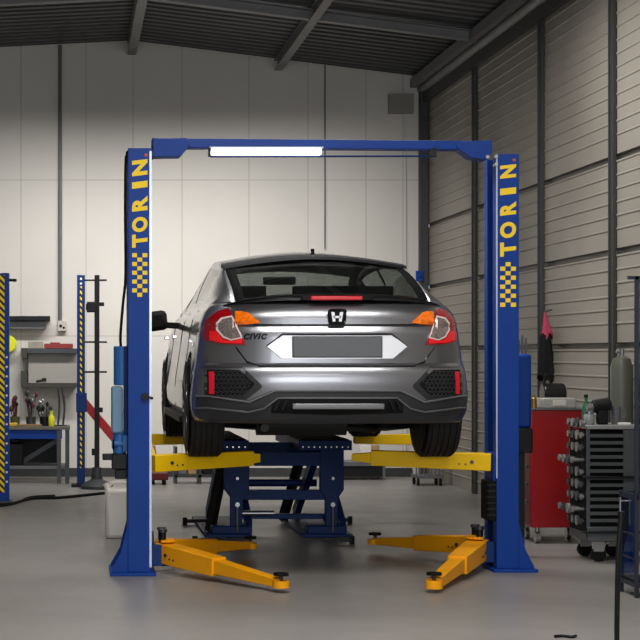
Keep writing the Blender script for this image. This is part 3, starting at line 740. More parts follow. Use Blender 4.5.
# wheels
def wheel(x, y):
    s = 1 if x > 0 else -1; c = O+Vector((x, y, .32)); hw = .1175
    prof = [(.215, -hw+.01), (.27, -hw), (.300, -hw+.006), (.314, -hw+.022)]
    for g in (-.075, -.035, .0, .035, .075): prof += [(.3195, g-.012), (.3195, g-.005), (.311, g-.004), (.311, g+.004), (.3195, g+.005)]
    prof += [(.3195, .085), (.314, hw-.022), (.300, hw-.006), (.27, hw), (.215, hw-.01)]
    prof = sorted(prof[:4], key=lambda q: q[1])+sorted(prof[4:-4], key=lambda q: q[1])+prof[-4:]
    t = MB().lathe(c, prof, n=64, axis='X', cap=True).build('tyre', tyrem, car, smooth=30)
    r = MB().lathe(c, [(.215, -.09*s), (.20, -.02*s), (.20, .08*s), (.218, .112*s), (.222, .118*s)] if s > 0 else [(.222, -.118), (.218, -.112), (.20, -.08), (.20, .02), (.215, .09)], n=40, axis='X', cap=False)
    for k in range(5):
        a = 2*PI*k/5
        for o_ in (-.16, .16):
            r.beam(c+Vector((s*.10, .05*math.cos(a), .05*math.sin(a))), c+Vector((s*.105, .205*math.cos(a+o_), .205*math.sin(a+o_))), .03, .02)
    r.cyl(c+Vector((s*.06, 0, 0)), c+Vector((s*.112, 0, 0)), .06)
    r.build('rim', steel, t)
    MB().cyl(c+Vector((s*.02, 0, 0)), c+Vector((s*.035, 0, 0)), .14, n=30).build('brake_disc', dsteel, t)
for x in (-.742, .742):
    for y in (.80, 3.50): wheel(x, y)
# ------------------------------------------------------------ scissor lift behind
SD = 13.2
def sp_(px, py, D=SD): return at(px, py, D)
S = root('scissor_lift', (sp_(270, 0).x, SD+.7, 0), 'dark blue low scissor lift standing on the floor beyond the car', 'scissor lift')
sx0, sx1 = sp_(194, 0).x, sp_(352, 0).x; zt0 = 0.70
lx = (sp_(226, 0).x, sp_(250, 0).x); rx = (sp_(322, 0).x, sp_(345, 0).x)
for (pa, pb) in ((205, 252), (302, 353)):
    xa, xb = sp_(pa, 0).x, sp_(pb, 0).x
    MB().bb((xa, SD, 0), (xb, SD+1.5, .025)).build('base_plate', navy, S, bevel=.003)
for (pa, pb) in ((193, 249), (299, 352)):
    xa, xb = sp_(pa, 0).x, sp_(pb, 0).x
    k = MB().bb((xa, SD, .665), (xb, SD+1.55, .74)).build('platform', navy, S, bevel=.004)
    MB().bb((xa+.02, SD+.03, .74), (xb-.02, SD+1.52, .748)).build('rubber_mat', black, k)
    for i in range(9): MB().cyl((xa+.03+(xb-xa-.06)*i/8, SD-.003, .69), (xa+.03+(xb-xa-.06)*i/8, SD+.01, .69), .006, n=8).build('rivet', chrome, k)
for pa, pb, s in ((225, 250, 1), (321, 345, 1)):
    xa, xb = sp_(pa, 0).x, sp_(pb, 0).x; xm = (xa+xb)/2
    MB().prism([(xa, SD+.05, .665), (xb, SD+.05, .665), (xb, SD+.05, .36), (xm+.05, SD+.05, .30), (xm+.035, SD+.05, .03), (xm-.05, SD+.05, .03), (xm-.05, SD+.05, .30), (xa, SD+.05, .36)], (0, .06, 0)).build('leg', navy, S, bevel=.004)
    MB().cyl((xm, SD+.01, .04), (xm, SD+.01, .26), .008, n=8).cyl((xm, SD-.0, .25), (xm, SD+.05, .25), .018, n=10).cyl((xm, SD-.0, .45), (xm, SD+.05, .45), .012, n=10).build('safety_rod', steel, S)
    MB().bb((xa-.10, SD+.03, .02), (xb+.02, SD+.35, .085)).build('foot_block', navy, S, bevel=.01)
    # scissor arms running back
    b = MB(); b.beam((xa-.02, SD+.12, .64), (xa-.02, SD+1.35, .06), .05, .10); b.build('scissor_arm', navy, S, bevel=.004)
    b = MB(); b.beam((xb+.01, SD+.18, .06), (xb+.01, SD+1.40, .64), .05, .10); b.build('scissor_arm', navy, S, bevel=.004)
xa, xb = sp_(238, 0).x, sp_(333, 0).x
for py0, py1, yo, nm in ((452, 466, .06, 'upper_crossbar'), (490, 500, .07, 'middle_crossbar'), (514, 519, .25, 'lower_crossbar')):
    MB().bb((xa, SD+yo, at(0, py1, SD+yo).z), (xb, SD+yo+.07, at(0, py0, SD+yo).z)).build(nm, navy, S, bevel=.004)
MB().cyl((xa, SD+.9, .35), (xb, SD+.9, .35), .03).build('hydraulic_cylinder', navy, S)
MB().cyl((xa+.02, SD+.22, .165), (xa+.30, SD+.22, .165), .022).build('steel_rod', steel, S)
MB().bb((xa, SD+.5, .62), (xb, SD+.56, .70)).build('rear_crossbar', navy, S)
for px, py, s in ((195, 540, -1), (185, 521, -1), (352, 540, 1), (350, 520, 1)):
    D = fl(py, .03); q = at(px, 0, D); MB().beam((q.x, D, .03), (q.x-s*.22, D+.02, .03), .03, .03).cyl((q.x, D, 0), (q.x, D, .06), .02, n=10).build('swing_foot', blackm, S)
# dark diagonal brace visible on the left
MB().beam((sp_(229, 0).x, SD+.3, .62), (sp_(212, 0).x, SD+.2, .03), .07, .05).build('brace', blackm, S)
MB().beam((sp_(326, 0).x, SD+1.3, .62), (sp_(300, 0).x, SD+1.1, .03), .07, .05).build('brace', blackm, S)
# ------------------------------------------------------------ left side things
def hazard():
    m = mat('hazard_stripe', '#f2d21a', .5, noise=.01); n = m.node_tree.nodes; l = m.node_tree.links; b = n['Principled BSDF']
    tc = n.new('ShaderNodeTexCoord'); sp = n.new('ShaderNodeSeparateXYZ'); l.new(tc.outputs['Object'], sp.inputs[0])
    a = n.new('ShaderNodeMath'); a.operation = 'ADD'; l.new(sp.outputs[0], a.inputs[0]); l.new(sp.outputs[2], a.inputs[1])
    f = n.new('ShaderNodeMath'); f.operation = 'PINGPONG'; l.new(a.outputs[0], f.inputs[0]); f.inputs[1].default_value = .032
    g = n.new('ShaderNodeMath'); g.operation = 'GREATER_THAN'; l.new(f.outputs[0], g.inputs[0]); g.inputs[1].default_value = .016
    mx = n.new('ShaderNodeMix'); mx.data_type = 'RGBA'; l.new(g.outputs[0], mx.inputs[0]); mx.inputs[6].default_value = srgb('#f2d21a'); mx.inputs[7].default_value = srgb('#141414')
    l.new(mx.outputs[2], b.inputs['Base Color']); return m
hz = hazard()
D = fl(503); q0 = at(-6, 0, D).x; q1 = at(9, 0, D).x; zt1 = at(0, 273, D).z
K = root('lift_post', ((q0+q1)/2, D, 0), 'blue post with yellow and black hazard stripes at the left edge of the photo', 'post')
MB().bb((q0, D, .02), (q1, D+.14, zt1)).build('upright', blue, K, bevel=.003)
MB().bb((q0+.01, D-.003, .1), (at(4.5, 0, D).x, D+.001, zt1-.02)).build('hazard_panel', hz, K)
MB().bb((q0-.05, D-.05, 0), (q1+.03, D+.2, .02)).build('foot_plate', dsteel, K)
b = MB()
for i in range(14): b.cyl((at(6.7, 0, D).x, D-.002, .2+i*.09), (at(6.7, 0, D).x, D+.002, .2+i*.09), .011, n=8)
b.build('hole_row', white, K)
zz = at(0, 280, D).z; MB().cyl((q1, D+.05, zz), (q1+.07, D+.05, zz), .014).build('peg', blackm, K)
D = fl(487); q0 = at(77, 0, D).x; q1 = at(85, 0, D).x; zt1 = at(0, 275, D).z
K = root('equipment_post', ((q0+q1)/2, D, 0), 'thin blue post with a yellow chevron strip, between workbench and black mast', 'post')
MB().bb((q0, D, .02), (q1, D+.1, zt1)).build('upright', navy, K, bevel=.003)
xm = (q0+q1)/2
MB().bb((xm-.010, D-.003, .2), (xm+.010, D+.001, zt1-.12)).build('chevron_strip', hz, K)
MB().cyl((xm, D-.003, zt1-.04), (xm, D+.001, zt1-.04), .012, n=10).cyl((xm, D-.003, zt1-.09), (xm, D+.001, zt1-.09), .012, n=10).build('hole', white, K)
MB().bb((q0-.06, D-.05, 0), (q1+.1, D+.2, .03)).build('foot_plate', blackm, K)
for py in (280, 342, 372): MB().cyl((q1, D+.05, at(0, py, D).z), (at(107, 0, D).x, D+.05, at(0, py, D).z), .010, n=8).build('peg', blackm, K)
MB().bb((q0-.01, D-.02, at(0, 412, D).z), (q1+.02, D+.12, at(0, 393, D).z)).build('slider', navy, K, bevel=.004)
MB().beam(at(83, 401, D+.13), at(116, 440, D+.13), .05, .09).build('red_arm', red, K, bevel=.004)
D2 = D-.25; m0 = at(94.5, 0, D2).x; m1 = at(99.5, 0, D2).x
K = root('measuring_mast', ((m0+m1)/2, D2, 0), 'tall black mast on a heavy dark foot beside the thin blue post', 'mast')
MB().bb((m0, D2, .1), (m1, D2+.06, at(0, 275, D2).z)).build('pole', blackm, K, bevel=.003)
MB().lathe(((m0+m1)/2, D2+.03, 0), [(.17, 0), (.17, .03), (.12, .07), (.06, .10), (.05, .22), (.035, .22)], n=28).build('foot', mat('foot_grey', '#33363a', .5), K)
z = at(0, 307, D2).z
MB().box((m0-.03, D2+.03, z), (.10, .09, .11)).box((m1+.02, D2+.03, z+.03), (.06, .05, .04)).cyl((m0-.09, D2+.03, z), (m0-.02, D2+.03, z), .035).build('laser_head', blackm, K, bevel=.008)
MB().box((m1+.015, D2+.03, at(0, 410, D2).z), (.04, .04, .05)).box((m0-.01, D2+.02, at(0, 452, D2).z), (.04, .05, .07)).build('clamp', blackm, K, bevel=.006)

# workbench
D = fl(484); x0 = at(-20, 0, D).x; x1 = at(70, 0, D).x; zt2 = at(0, 427, D).z; D3 = min(D+.6, YB-.1)
K = root('workbench', ((x0+x1)/2, D, 0), 'steel workbench with blue front rail against the cream wall', 'workbench')
MB().bb((x0, D, zt2-.03), (x1, D3, zt2)).build('worktop', mat('worktop_grey', '#6a675f', .5, noise=.3), K, bevel=.003)
MB().bb((x0, D+.02, zt2-.13), (at(62, 0, D).x, D+.05, zt2-.03)).build('front_rail', blue, K, bevel=.003)
for xx in (x0+.03, x1-.03, x1-.12):
    for yy in (D+.03, D3-.05):
        if xx == x1-.12 and yy > D+.1: continue
        MB().bb((xx-.022, yy-.022, 0), (xx+.022, yy+.022, zt2-.03)).build('leg', dsteel, K)
MB().bb((x0, D+.04, .16), (x1-.04, D3-.04, .19)).build('lower_shelf', gray, K)
MB().beam((at(20, 0, D).x, D3-.06, .2), (at(60, 0, D).x, D3-.06, zt2-.15), .03, .05).build('brace', dsteel, K)
MB().bb((x0, D3-.02, .19), (x1-.1, D3, zt2-.03)).build('back_panel', blackm, K)
zs = .19
q = at(14, 0, D+.2); tag(MB().bb((q.x-.13, D+.15, zs), (q.x+.10, D+.4, zs+.24)).bb((q.x-.09, D+.2, zs+.24), (q.x+.04, D+.3, zs+.30)).build('storage_crate', blackm, bevel=.01), 'dark crate on the lower shelf of the workbench', 'crate')
# things on bench
def onb(px, dy=.2): v = at(px, 0, D+dy); return Vector((v.x, D+dy, zt2))
q = onb(51.5, .15); K = root('spray_bottle', q, 'yellow green bottle standing on the workbench', 'bottle')
MB().lathe(q, [(.028, 0), (.034, .01), (.034, .10), (.014, .13), (.014, .15)], n=20).build('bottle_body', yplas, K)
MB().cyl(q+Vector((0, 0, .15)), q+Vector((0, 0, .17)), .018).build('cap', yplas, K)
q = onb(30, .14); tag(MB().box(q+Vector((0, 0, .012)), (.26, .12, .024)).build('wood_tray', wood, bevel=.003), 'flat wooden tray lying on the workbench', 'tray')
q = onb(12, .14); tag(MB().box(q+Vector((0, 0, .02)), (.12, .1, .04)).build('yellow_sponge', mat('sponge', '#c8a638', .8, noise=.3), bevel=.01), 'yellow brown sponge on the workbench beside the striped post', 'sponge')
rnd = random.Random(3)
for i, (px, hgt, lab) in enumerate(((31, .34, 'tangle of dark tools and cables standing in the middle of the workbench'), (44.5, .26, 'shorter dark tangle of tools beside the yellow bottle'), (15, .30, 'dark red and green bundle of tools beside the striped post'))):
    q = onb(px, .25+.05*i); K = root('tool_bundle', q, lab, 'tools')
    MB().lathe(q, [(.05, 0), (.055, .10), (.050, .10), (.045, .01)], n=20, cap=True).build('tool_pot', (dsteel, blackm, mat('olive', '#4a4d2a', .6))[i], K)
    for j in range(9):
        a = rnd.uniform(0, 2*PI); r = rnd.uniform(.02, .07); h = hgt*rnd.uniform(.6, 1.1)
        p1 = q+Vector((math.cos(a)*r*.3, math.sin(a)*r*.3, .06)); p2 = q+Vector((math.cos(a)*r, math.sin(a)*r*.5, h))
        t = MB().tube([p1, p1.lerp(p2, .5)+Vector((rnd.uniform(-.02, .02), 0, 0)), p2], .006, n=6, sub=3)
        t.sph(p2, rnd.uniform(.014, .028), (1, 1, 1.4), n=8)
        t.build('tool', rnd.choice((blackm, blackm, dsteel, mat('maroon', '#5a1c2c', .5), steel) if i != 2 else (MATS['maroon'] if 'maroon' in MATS else dred, MATS['olive'], blackm)), K)
for pxs, lab in (((58, 63, 62), 'left of two dark clamps standing at the end of the workbench'), ((63, 68, 66), 'right of two dark clamps standing at the end of the workbench')):
    q = onb(pxs[0], .3); q2 = onb(pxs[1], .3)
    tag(MB().tube([q, q.lerp(q2, .3)+Vector((0, 0, .22)), onb(pxs[2]-4, .3)+Vector((0, 0, .42))], .012).bb(q+Vector((-.04, -.03, 0)), q+Vector((.04, .03, .012))).build('bar_clamp', dsteel), lab, 'clamp')
# wall cabinet / rack above the bench
D = YB-.3; x0 = at(21, 0, D).x; x1 = at(77, 0, D).x
K = root('wall_rack', ((x0+x1)/2, YB-.1, at(0, 387, D).z), 'grey wall rack with dark brackets above the workbench', 'rack')
MB().bb((at(28, 0, D).x, D+.1, at(0, 384, D).z), (x1, YB-.001, at(0, 352, D).z)).build('back_panel', mat('panel_grey', '#9a9892', .5), K, bevel=.004)
MB().bb((x0, D, at(0, 353, D).z), (x1, YB-.001, at(0, 348.5, D).z)).build('top_shelf', dsteel, K)
MB().bb((x0, D, at(0, 387, D).z), (x1, YB-.001, at(0, 383, D).z)).build('bottom_shelf', mat('dark_olive_metal', '#3c3c36', .5), K)
for pa, pb in ((348, 358), (371, 387)): MB().bb((x0, D-.01, at(0, pb, D).z), (x0+.07, D+.28, at(0, pa, D).z)).build('bracket', MATS['dark_olive_metal'], K)
zsh = at(0, 348.5, D).z
tag(MB().bb((at(44, 0, D).x, D+.05, zsh), (at(73, 0, D).x, D+.2, zsh+.055)).bb((at(50, 0, D).x, D+.1, zsh+.055), (at(60, 0, D).x, D+.13, zsh+.07)).build('tool_case', mat('case_red', '#8a2f30', .5), bevel=.006), 'flat red tool case on top of the grey wall rack', 'case')
tag(MB().bb((at(28, 0, D).x, D+.08, zsh), (at(43, 0, D).x, D+.22, zsh+.08)).build('parts_box', mat('box_beige', '#9c978a', .7, noise=.2), bevel=.004), 'beige box on the wall rack left of the red case', 'box')
zb_ = at(0, 383, D).z
tag(MB().cyl((at(43, 0, D).x, D+.04, zb_+.03), (at(36, 0, D).x, D+.04, zb_+.015), .014).box((at(44, 0, D).x, D+.04, zb_+.035), (.05, .04, .04)).build('air_gun', blackm), 'small black air gun lying on the bottom shelf of the rack', 'tool')
# long wall shelf
D = YB-.22; x0 = at(8, 0, D).x-.5; x1 = at(50, 0, D).x
K = root('wall_shelf', ((x0+x1)/2, YB-.1, at(0, 320, D).z), 'long dark wall shelf on the cream wall above the bench', 'shelf')
MB().bb((x0, D, at(0, 320.5, D).z), (x1, YB-.001, at(0, 316, D).z)).build('board', blackm, K, bevel=.002)
MB().bb((x0, D+.08, at(0, 328.5, D).z), (x1-.05, YB-.001, at(0, 321.5, D).z)).build('rail', gray, K)
# yellow helmet-like hose reel near the striped post
D = YB-.2; q = at(7.5, 344, D)
K = root('hose_reel', (q.x, YB-.1, q.z), 'yellow round reel on the wall behind the striped post', 'reel')
MB().lathe((q.x, YB-.10, q.z), [(.09, -.06), (.10, -.05), (.07, -.04), (.07, .04), (.10, .05), (.09, .06)], n=28, axis='Y').build('drum', yplas, K)
MB().cyl((q.x, YB-.04, q.z), (q.x, YB, q.z), .03).build('mount', blackm, K)
# floor cable and canister
ya = fl(507, .015)
tag(MB().tube([(at(-20, 0, fl(509)).x, fl(509), .014), (at(8, 0, fl(506)).x, fl(506), .014), (at(32, 0, fl(500)).x, fl(500), .014), (at(60, 0, fl(499)).x, fl(499), .014), (at(104, 0, fl(494.5)).x, fl(494.5), .014)], .014).build('air_hose', black), 'thick black air hose lying across the floor at left', 'hose')
tag(MB().tube([(at(-20, 0, fl(504)).x, fl(506), .01), (at(14, 0, fl(504)).x, fl(504), .01), (at(30, 0, fl(498)).x, fl(498), .01), (at(55, 0, fl(496.5)).x, fl(496.5), .01)], .009).build('power_cable', black), 'thinner black cable beside the air hose on the floor', 'cable')
D = fl(539); x0 = at(105.5, 0, D).x; zt3 = at(0, 486, D).z
K = root('jerry_can', (x0+.12, D+.1, 0), 'white plastic jerry can on the floor behind the left column', 'canister')
MB().bb((x0, D, 0), (x0+.26, D+.2, zt3-.02)).build('can_body', white, K, bevel=.03)
MB().tube([(x0+.03, D+.1, zt3-.03), (x0+.05, D+.1, zt3+.015), (x0+.16, D+.1, zt3+.015), (x0+.18, D+.1, zt3-.03)], .013).build('handle', white, K)
MB().cyl((x0+.02, D+.1, zt3-.03), (x0+.0, D+.1, zt3+.01), .022).build('cap', white, K)
# things at the foot of the back wall, seen under the car
D = fl(484); x0 = at(150, 0, D).x; x1 = at(226, 0, D).x
K = root('low_rack', ((x0+x1)/2, D, 0), 'low dark rack on the floor along the back wall seen under the car', 'rack')
MB().bb((at(175, 0, D).x, D, .07), (x1, D+.3, .10)).build('shelf', dsteel, K)
for px in (176, 200, 224): MB().bb((at(px, 0, D).x-.015, D, 0), (at(px, 0, D).x+.015, D+.3, .40)).build('upright', dsteel, K)
for i, (px, wd, h, m, lab) in enumerate(((182, .10, .2, gray, 'grey box at the left of the low rack'), (192, .09, .14, mat('tan', '#a58a62', .7), 'tan box in the low rack'), (208, .12, .24, blackm, 'black box in the low rack'), (217, .07, .28, white, 'white box at the right of the low rack'))):
    q = at(px, 0, D+.08); tag(MB().bb((q.x-wd/2, D+.04, .10), (q.x+wd/2, D+.2, .10+h)).build('parts_box', m, bevel=.006), lab, 'box')
D = fl(485); q = at(159, 0, D)
K = root('floor_jack', (q.x, D, 0), 'small dark red floor jack near the back wall beside the left column', 'jack')
MB().bb((q.x-.08, D, .05), (q.x+.10, D+.3, .13)).build('jack_frame', dred, K, bevel=.01)
MB().cyl((q.x, D+.1, .12), (q.x-.04, D+.3, .4), .012).build('jack_handle', dred, K)
for dx in (-.06, .06):
    for dy in (.04, .26): MB().cyl((q.x+dx-.015, D+dy, .035), (q.x+dx+.015, D+dy, .035), .035).build('wheel', black, K)
# grey dolly behind right wheel
D = fl(486); x0 = at(416, 0, D).x; x1 = at(444, 0, D).x
K = root('grey_trolley', ((x0+x1)/2, D, 0), 'small pale grey slatted trolley by the back wall seen under the right rear wheel', 'trolley')
MB().bb((x0, D, .08), (x1, D+.3, .11)).build('trolley_base', gray, K, bevel=.004)
for i in range(8): MB().bb((x0+(x1-x0-.012)*i/7, D, .11), (x0+(x1-x0-.012)*i/7+.012, D+.02, .75)).build('slat', gray, K)
MB().bb((x0, D, .74), (x1, D+.3, .77)).build('top_tray', white, K)
for dx in (x0+.03, x1-.03):
    for dy in (.04, .26): MB().cyl((dx-.012, D+dy, .035), (dx+.012, D+dy, .035), .035).cyl((dx, D+dy, .05), (dx, D+dy, .10), .012).build('caster', blackm, K)
# low black bench with white boxes behind
D = 19.2; x0 = at(338, 0, D).x; x1 = at(386, 0, D).x
K = root('low_table', ((x0+x1)/2, D, 0), 'low dark table by the back wall seen between the lift arms', 'table')
MB().bb((x0, D, at(0, 466, D).z), (x1, D+.4, at(0, 462, D).z)).build('table_top', gray, K)
MB().bb((x0+.02, D+.02, at(0, 476, D).z), (x1-.02, D+.38, at(0, 466, D).z)).build('drawer_box', blackm, K)
for xx in (x0+.02, x1-.02):
    for dy in (.02, .38): MB().bb((xx-.015, D+dy-.015, 0), (xx+.015, D+dy+.015, at(0, 466, D).z)).build('leg', gray, K)
D = 19.3; x0 = at(386, 0, D).x
for i, (px, w2, zt4, m, lab) in enumerate(((366, .12, .42, white, 'white box on the low dark table, left'), (376, .08, .36, mat('carton', '#a98f6a', .7), 'brown carton on the low dark table, right'))):
    q = at(px, 0, D); tag(MB().bb((q.x-w2/2, D+.0, at(0, 462, 19.2).z), (q.x+w2/2, D+.15, at(0, 462, 19.2).z+.18)).build('parts_box', m, bevel=.004), lab, 'box')
# ------------------------------------------------------------ right side things
# blue cylinder unit behind the right column
D = 11.9
x0 = at(519, 0, D).x; x1 = at(532, 0, D).x
K = root('blue_tank', ((x0+x1)/2, D+.05, 0), 'tall blue equipment tank standing just behind the right column', 'tank')
MB().bb((x0-.02, D, at(0, 428, D).z), (x1, D+.12, at(0, 354, D).z)).build('tank_body', blue, K, bevel=.02)
MB().bb((x0-.01, D-.01, at(0, 453, D).z), (x1+.005, D+.12, at(0, 428, D).z)).build('black_base', blackm, K, bevel=.01)
MB().bb((x0+.0, D+.04, 0), (x1-.04, D+.1, at(0, 452, D).z)).build('stand', blackm, K)
for dx, h in ((.01, .10), (.035, .13), (.06, .11)): MB().cyl((x0+dx, D+.05, at(0, 354, D).z), (x0+dx, D+.05, at(0, 354, D).z+h), .008).build('rod', gray, K)
# red tool cabinet
D = 12.75; x0 = at(531, 0, D).x; x1 = at(590, 0, D).x; x1 = min(x1, XR-.12); zc = at(0, 410, D).z
K = root('tool_cabinet', ((x0+x1)/2, D+.2, 0), 'tall red steel tool cabinet on casters beside the right column', 'cabinet')
MB().bb((x0, D, .12), (x1, D+.42, zc)).build('cabinet_body', red, K, bevel=.008)
MB().bb((x0-.004, D+.02, .14), (x0+.003, D+.40, zc-.02)).build('side_panel', dred, K)
for i in range(5): MB().bb((x0-.02, D+.06, .3+i*.13), (x0-.004, D+.36, .315+i*.13)).build('drawer_pull', dsteel, K)
MB().bb((x0-.01, D-.01, zc), (x1, D+.43, zc+.012)).build('top_mat', gray, K)
for xx in (x0+.06, x1-.06):
    for yy in (D+.06, D+.36): MB().cyl((xx-.016, yy, .045), (xx+.016, yy, .045), .045).cyl((xx, yy, .05), (xx, yy, .12), .018).build('caster', steel, K)
ztop = zc+.012
x = at(543, 0, D).x; xb = at(577, 0, D).x
k = root('metal_case', ((x+xb)/2, D+.1, ztop), 'silver metal case lying on top of the red cabinet', 'case')
MB().bb((x, D+.02, ztop), (xb, D+.22, ztop+.075)).build('case_body', mat('case_silver', '#b5b3ae', .4, metal=.4, noise=.2), k, bevel=.008)
MB().bb((x+.08, D+.008, ztop+.02), (xb-.08, D+.02, ztop+.06)).build('case_label', mat('label_pale', '#d5d0c8', .6), k)
k = root('rolled_bag', (at(553, 0, D+.32).x, D+.32, ztop), 'black rolled bag on the red cabinet behind the silver case', 'bag')
a_ = at(542, 0, D+.32).x; b_ = at(564, 0, D+.32).x
MB().cyl((a_, D+.32, ztop+.095), (b_, D+.32, ztop+.095), .085, n=24).bb((a_+.01, D+.26, ztop), (b_-.01, D+.38, ztop+.04)).build('bag_body', mat('black_leather', '#0e0e10', .3), k, bevel=.012)
MB().tube([(a_+.02, D+.32, ztop+.17), (a_+.03, D+.32, ztop+.25), (a_+.07, D+.32, ztop+.17)], .008).build('bag_strap', blackm, k)
x = at(536, 0, D).x
k = root('spray_can', (x, D+.06, ztop), 'small can with brass lid beside the silver case', 'can')
MB().lathe((x, D+.06, ztop), [(.022, 0), (.022, .07), (.012, .08), (.012, .095)], n=16).build('can_body', mat('brass', '#9a7a40', .35, metal=.7), k)
# closed umbrella / coat hanging on the wall post
Dp = 14.55; q = at(545, 312, Dp)
K = root('closed_umbrella', (q.x, Dp, q.z-.6), 'closed black umbrella with red tip hanging on the wall post', 'umbrella')
zz = [at(0, p, Dp).z for p in (312, 335, 345, 365, 378, 388)]
def fold(z0, z1, r0, r1, seed):
    b = MB(); n_ = 28; R = []
    for i in range(7):
        t = i/6; ring = []
        for j in range(n_):
            a = 2*PI*j/n_; r = (r0+(r1-r0)*t)*(1+.22*math.sin(a*6+seed)*t)
            ring.append(b.bm.verts.new((q.x+math.cos(a)*r+.02*t, Dp+math.sin(a)*r*.6, z0+(z1-z0)*t+(.03*math.sin(a*4) if i == 6 else 0))))
        R.append(ring)
    for A, B in zip(R, R[1:]):
        for j in range(n_): b.bm.faces.new((A[j], A[(j+1) % n_], B[(j+1) % n_], B[j]))
    b.bm.faces.new(R[0]); b.bm.faces.new(R[-1][::-1]); return b
fold(zz[0], zz[1]-.01, .010, .045, 0).build('red_cover', pink, K)
fold(zz[1], zz[4], .045, .075, 1).build('black_canopy', cloth, K)
MB().cyl((q.x+.05, Dp, zz[4]), (q.x+.065, Dp, zz[5]-.05), .012, .004).build('tip', cloth, K)
MB().beam((q.x, Dp, zz[0]), (XR-.01, Dp, zz[0]+.02), .012, .012).build('wall_hook', dsteel, K)
# socket and rod trolley (grey)
D = 11.62; x0 = at(587, 0, D).x; x1 = XR-.22; zc = at(0, 427, D).z; yb = D+.42
xf = x0-.0
K = root('tool_trolley', ((x0+x1)/2, D+.2, 0), 'grey slotted tool trolley on casters crowded with chrome tool ends', 'trolley')
gm = mat('trolley_grey', '#55585b', .42, metal=.4, noise=.1)
MB().bb((x0, D, .16), (x0+.02, D+.02, zc)).build('frame_post', gm, K)
MB().bb((x0, yb-.02, .16), (x0+.02, yb, zc)).build('frame_post', gm, K)
MB().bb((x0+.245, D, .16), (x0+.265, D+.02, zc)).build('frame_post', gm, K)
MB().bb((x0-.0, D-.01, zc-.015), (x1, yb+.01, zc+.012)).build('top', mat('top_grey', '#8b8d8e', .4, noise=.1), K, bevel=.004)
MB().bb((x0+.265, D+.0, .16), (x1, yb, zc-.015)).build('rear_body', gm, K, bevel=.004)
MB().bb((x0+.02, D+.03, .2), (x0+.265, yb-.03, zc-.03)).build('inner_core', black, K)
MB().bb((x0, D-.005, .14), (x1, yb, .24)).build('plinth', gm, K, bevel=.005)
nsl = 13
for i in range(nsl):
    z = .27+(zc-.34)*i/(nsl-1); MB().bb((x0+.02, D+.0, z), (x0+.245, D+.03, z+.022)).build('slot_bar', gm, K)
for z in (at(0, 477, D).z, at(0, 532, D).z): MB().bb((x0-.03, D-.03, z-.008), (x1, D+.0, z+.008)).build('push_rail', blackm, K, bevel=.003)
MB().bb((x0-.004, D+.03, .2), (x0+.004, yb-.03, zc-.03)).build('tool_panel', black, K)
for r in range(9):
    z = .27+r*.083
    out = .075 if r in (1, 5) else .012
    for c in range(4):
        y_ = D+.06+c*.10; 
        t = MB().cyl((x0+.0, y_, z), (x0-out, y_, z), .012, n=12).cyl((x0-out, y_, z), (x0-out-.015, y_, z), .022+.006*((r*3+c*5) % 3), n=16)
        t.build('tool_end', steel if (r+c) % 3 else dsteel, K)
for xx in (x0+.09, x1-.08):
    for yy in (D+.05, yb-.06): 
        k = MB().bb((xx-.035, yy-.02, .07), (xx+.035, yy+.02, .14)).build('caster_fork', steel, K)
        MB().cyl((xx, yy-.018, .05), (xx, yy+.018, .05), .05, n=24).build('caster_wheel', black, k)
# machine things on the trolley
ztp = zc+.012
def onT(px, dy): v = at(px, 0, D+dy); return Vector((v.x, D+dy, ztp))
q = onT(597, .12); k = root('impact_gun', q, 'dark air impact gun with chrome body on the grey trolley', 'power tool')
MB().cyl(q+Vector((-.03, 0, .12)), q+Vector((.09, 0, .14)), .045).bb(q+Vector((.0, -.03, 0)), q+Vector((.07, .03, .10))).build('gun_body', blackm, k, bevel=.01)
MB().cyl(q+Vector((-.03, 0, .12)), q+Vector((-.07, 0, .115)), .025).build('anvil', steel, k)
q = onT(589, .08); k = root('glass_jar', q, 'clear grey jar beside the impact gun on the grey trolley', 'jar')
MB().lathe(q, [(.03, 0), (.036, .01), (.036, .06), (.026, .075)], n=20).build('jar_body', mat('jar_grey', '#8d9190', .2, coat=.5), k); MB().cyl(q+Vector((0, 0, .075)), q+Vector((0, 0, .09)), .03).build('lid', steel, k)
q = onT(586, .26); k = root('green_bottle', q, 'small green bottle at the back edge of the grey trolley', 'bottle')
MB().lathe(q, [(.025, 0), (.028, .01), (.028, .11), (.010, .15), (.010, .18)], n=20).build('bottle_body', green, k); MB().cyl(q+Vector((0, 0, .18)), q+Vector((0, 0, .20)), .014).build('cap', blackm, k)
q = onT(616, .15); k = root('grey_mug', q, 'grey metal mug on the right of the grey trolley top', 'mug')
MB().lathe(q, [(.03, 0), (.034, .12), (.030, .12), (.027, .01)], n=20).build('mug_body', gray, k); MB().tube([q+Vector((.03, 0, .10)), q+Vector((.065, 0, .09)), q+Vector((.06, 0, .05)), q+Vector((.03, 0, .03))], .006).build('handle', gray, k)
q = onT(624, .05); tag(MB().box(q+Vector((0, 0, .008)), (.08, .05, .016)).build('folded_cloth', white, bevel=.004), 'small white folded cloth on the trolley by the mug', 'cloth')
# gas cylinder against the wall behind
Dg = 12.35; q = at(628, 0, Dg); q.x = min(q.x, XR-.12)
k = root('gas_cylinder', (q.x, Dg, 0), 'grey green gas cylinder against the ribbed wall behind the glass cabinet', 'gas cylinder')
zg = at(0, 356, Dg).z
MB().lathe((q.x, Dg, 0), [(.075, 0), (.08, .02), (.08, zg-.08), (.06, zg-.02), (.025, zg)], n=28).build('cylinder_body', mat('cyl_green', '#55584f', .4), k)
MB().cyl((q.x, Dg, zg), (q.x, Dg, zg+.05), .018).cyl((q.x-.04, Dg, zg+.03), (q.x+.01, Dg, zg+.03), .01).build('valve', steel, k)
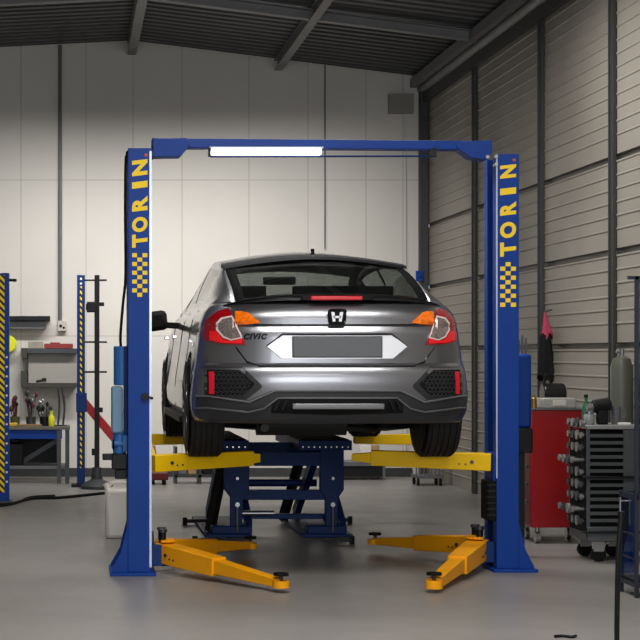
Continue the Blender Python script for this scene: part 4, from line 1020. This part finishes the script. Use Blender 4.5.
# glazed cabinet at the right edge, nearer to the camera
D = fl(598); x0 = at(636.5, 0, D).x; zt5 = at(0, 276, D).z
K = root('glass_cabinet', (x0+.3, D+.4, 0), 'dark framed glass cabinet cut off by the right edge', 'cabinet')
yb = D+.27; x9 = x0+.7; zsh5 = .60; fm = mat('frame_blueblack', '#1c2430', .35)
for xx, yy in ((x0, D), (x0, yb), (x9, D), (x9, yb)): MB().bb((xx-.010, yy-.010, 0), (xx+.010, yy+.010, zt5 if yy == D else zsh5)).build('post', fm, K)
MB().bb((x0-.05, D-.01, zt5-.02), (x9, D+.01, zt5)).build('top_rail', fm, K)
for zz in (.06, zsh5-.02): MB().bb((x0-.012, D-.012, zz), (x9+.012, yb+.012, zz+.025)).build('frame', fm, K) if zz < .1 else MB().beam((x0, D, zz), (x0, yb, zz), .02, .03).beam((x0, D, zz), (x9, D, zz), .02, .03).beam((x9, D, zz), (x9, yb, zz), .02, .03).beam((x0, yb, zz), (x9, yb, zz), .02, .03).build('frame', fm, K)
MB().bb((x0-.003, D+.012, .1), (x0+.003, yb-.012, .58)).build('glass_pane', pglass, K)
MB().bb((x0+.012, D-.003, .6), (x9, D+.003, zt5-.02)).build('glass_pane', pglass, K)
for zz in (.22, .36): MB().beam((x0, D, zz), (x0, yb, zz), .012, .012).build('rail', fm, K)
MB().bb((x0+.0, D, .06), (x9, yb, .10)).build('bottom_tray', blackm, K)
MB().cyl((x0-.03, D+.2, .40), (x0-.03, D+.2, .56), .006).cyl((x0-.03, D+.2, .54), (x0, D+.2, .54), .006).build('door_handle', steel, K)
# black hose in the foreground
D = fl(660); 
tag(MB().tube([(at(617, 0, D).x, D, .012), (at(617, 0, D).x, D, .2), (at(618.5, 0, D).x, D, .50), (at(621, 0, D).x, D, .66)], .012, n=10).cyl((at(617, 0, D).x, D, 0), (at(617, 0, D).x, D, .02), .06).cyl((at(621, 0, D).x, D, .66), (at(621, 0, D).x, D, .68), .016).build('black_stand', blackm), 'thin black stand rod in the lower right foreground', 'stand')
D = fl(638); q = at(567, 0, D)
tag(MB().tube([(q.x-.06, D, .008), (q.x-.02, D+.02, .008), (q.x+.02, D-.01, .008), (q.x+.05, D+.02, .008)], .007).build('cable_scrap', blackm), 'short bit of dark cable on the floor at the bottom edge', 'cable')
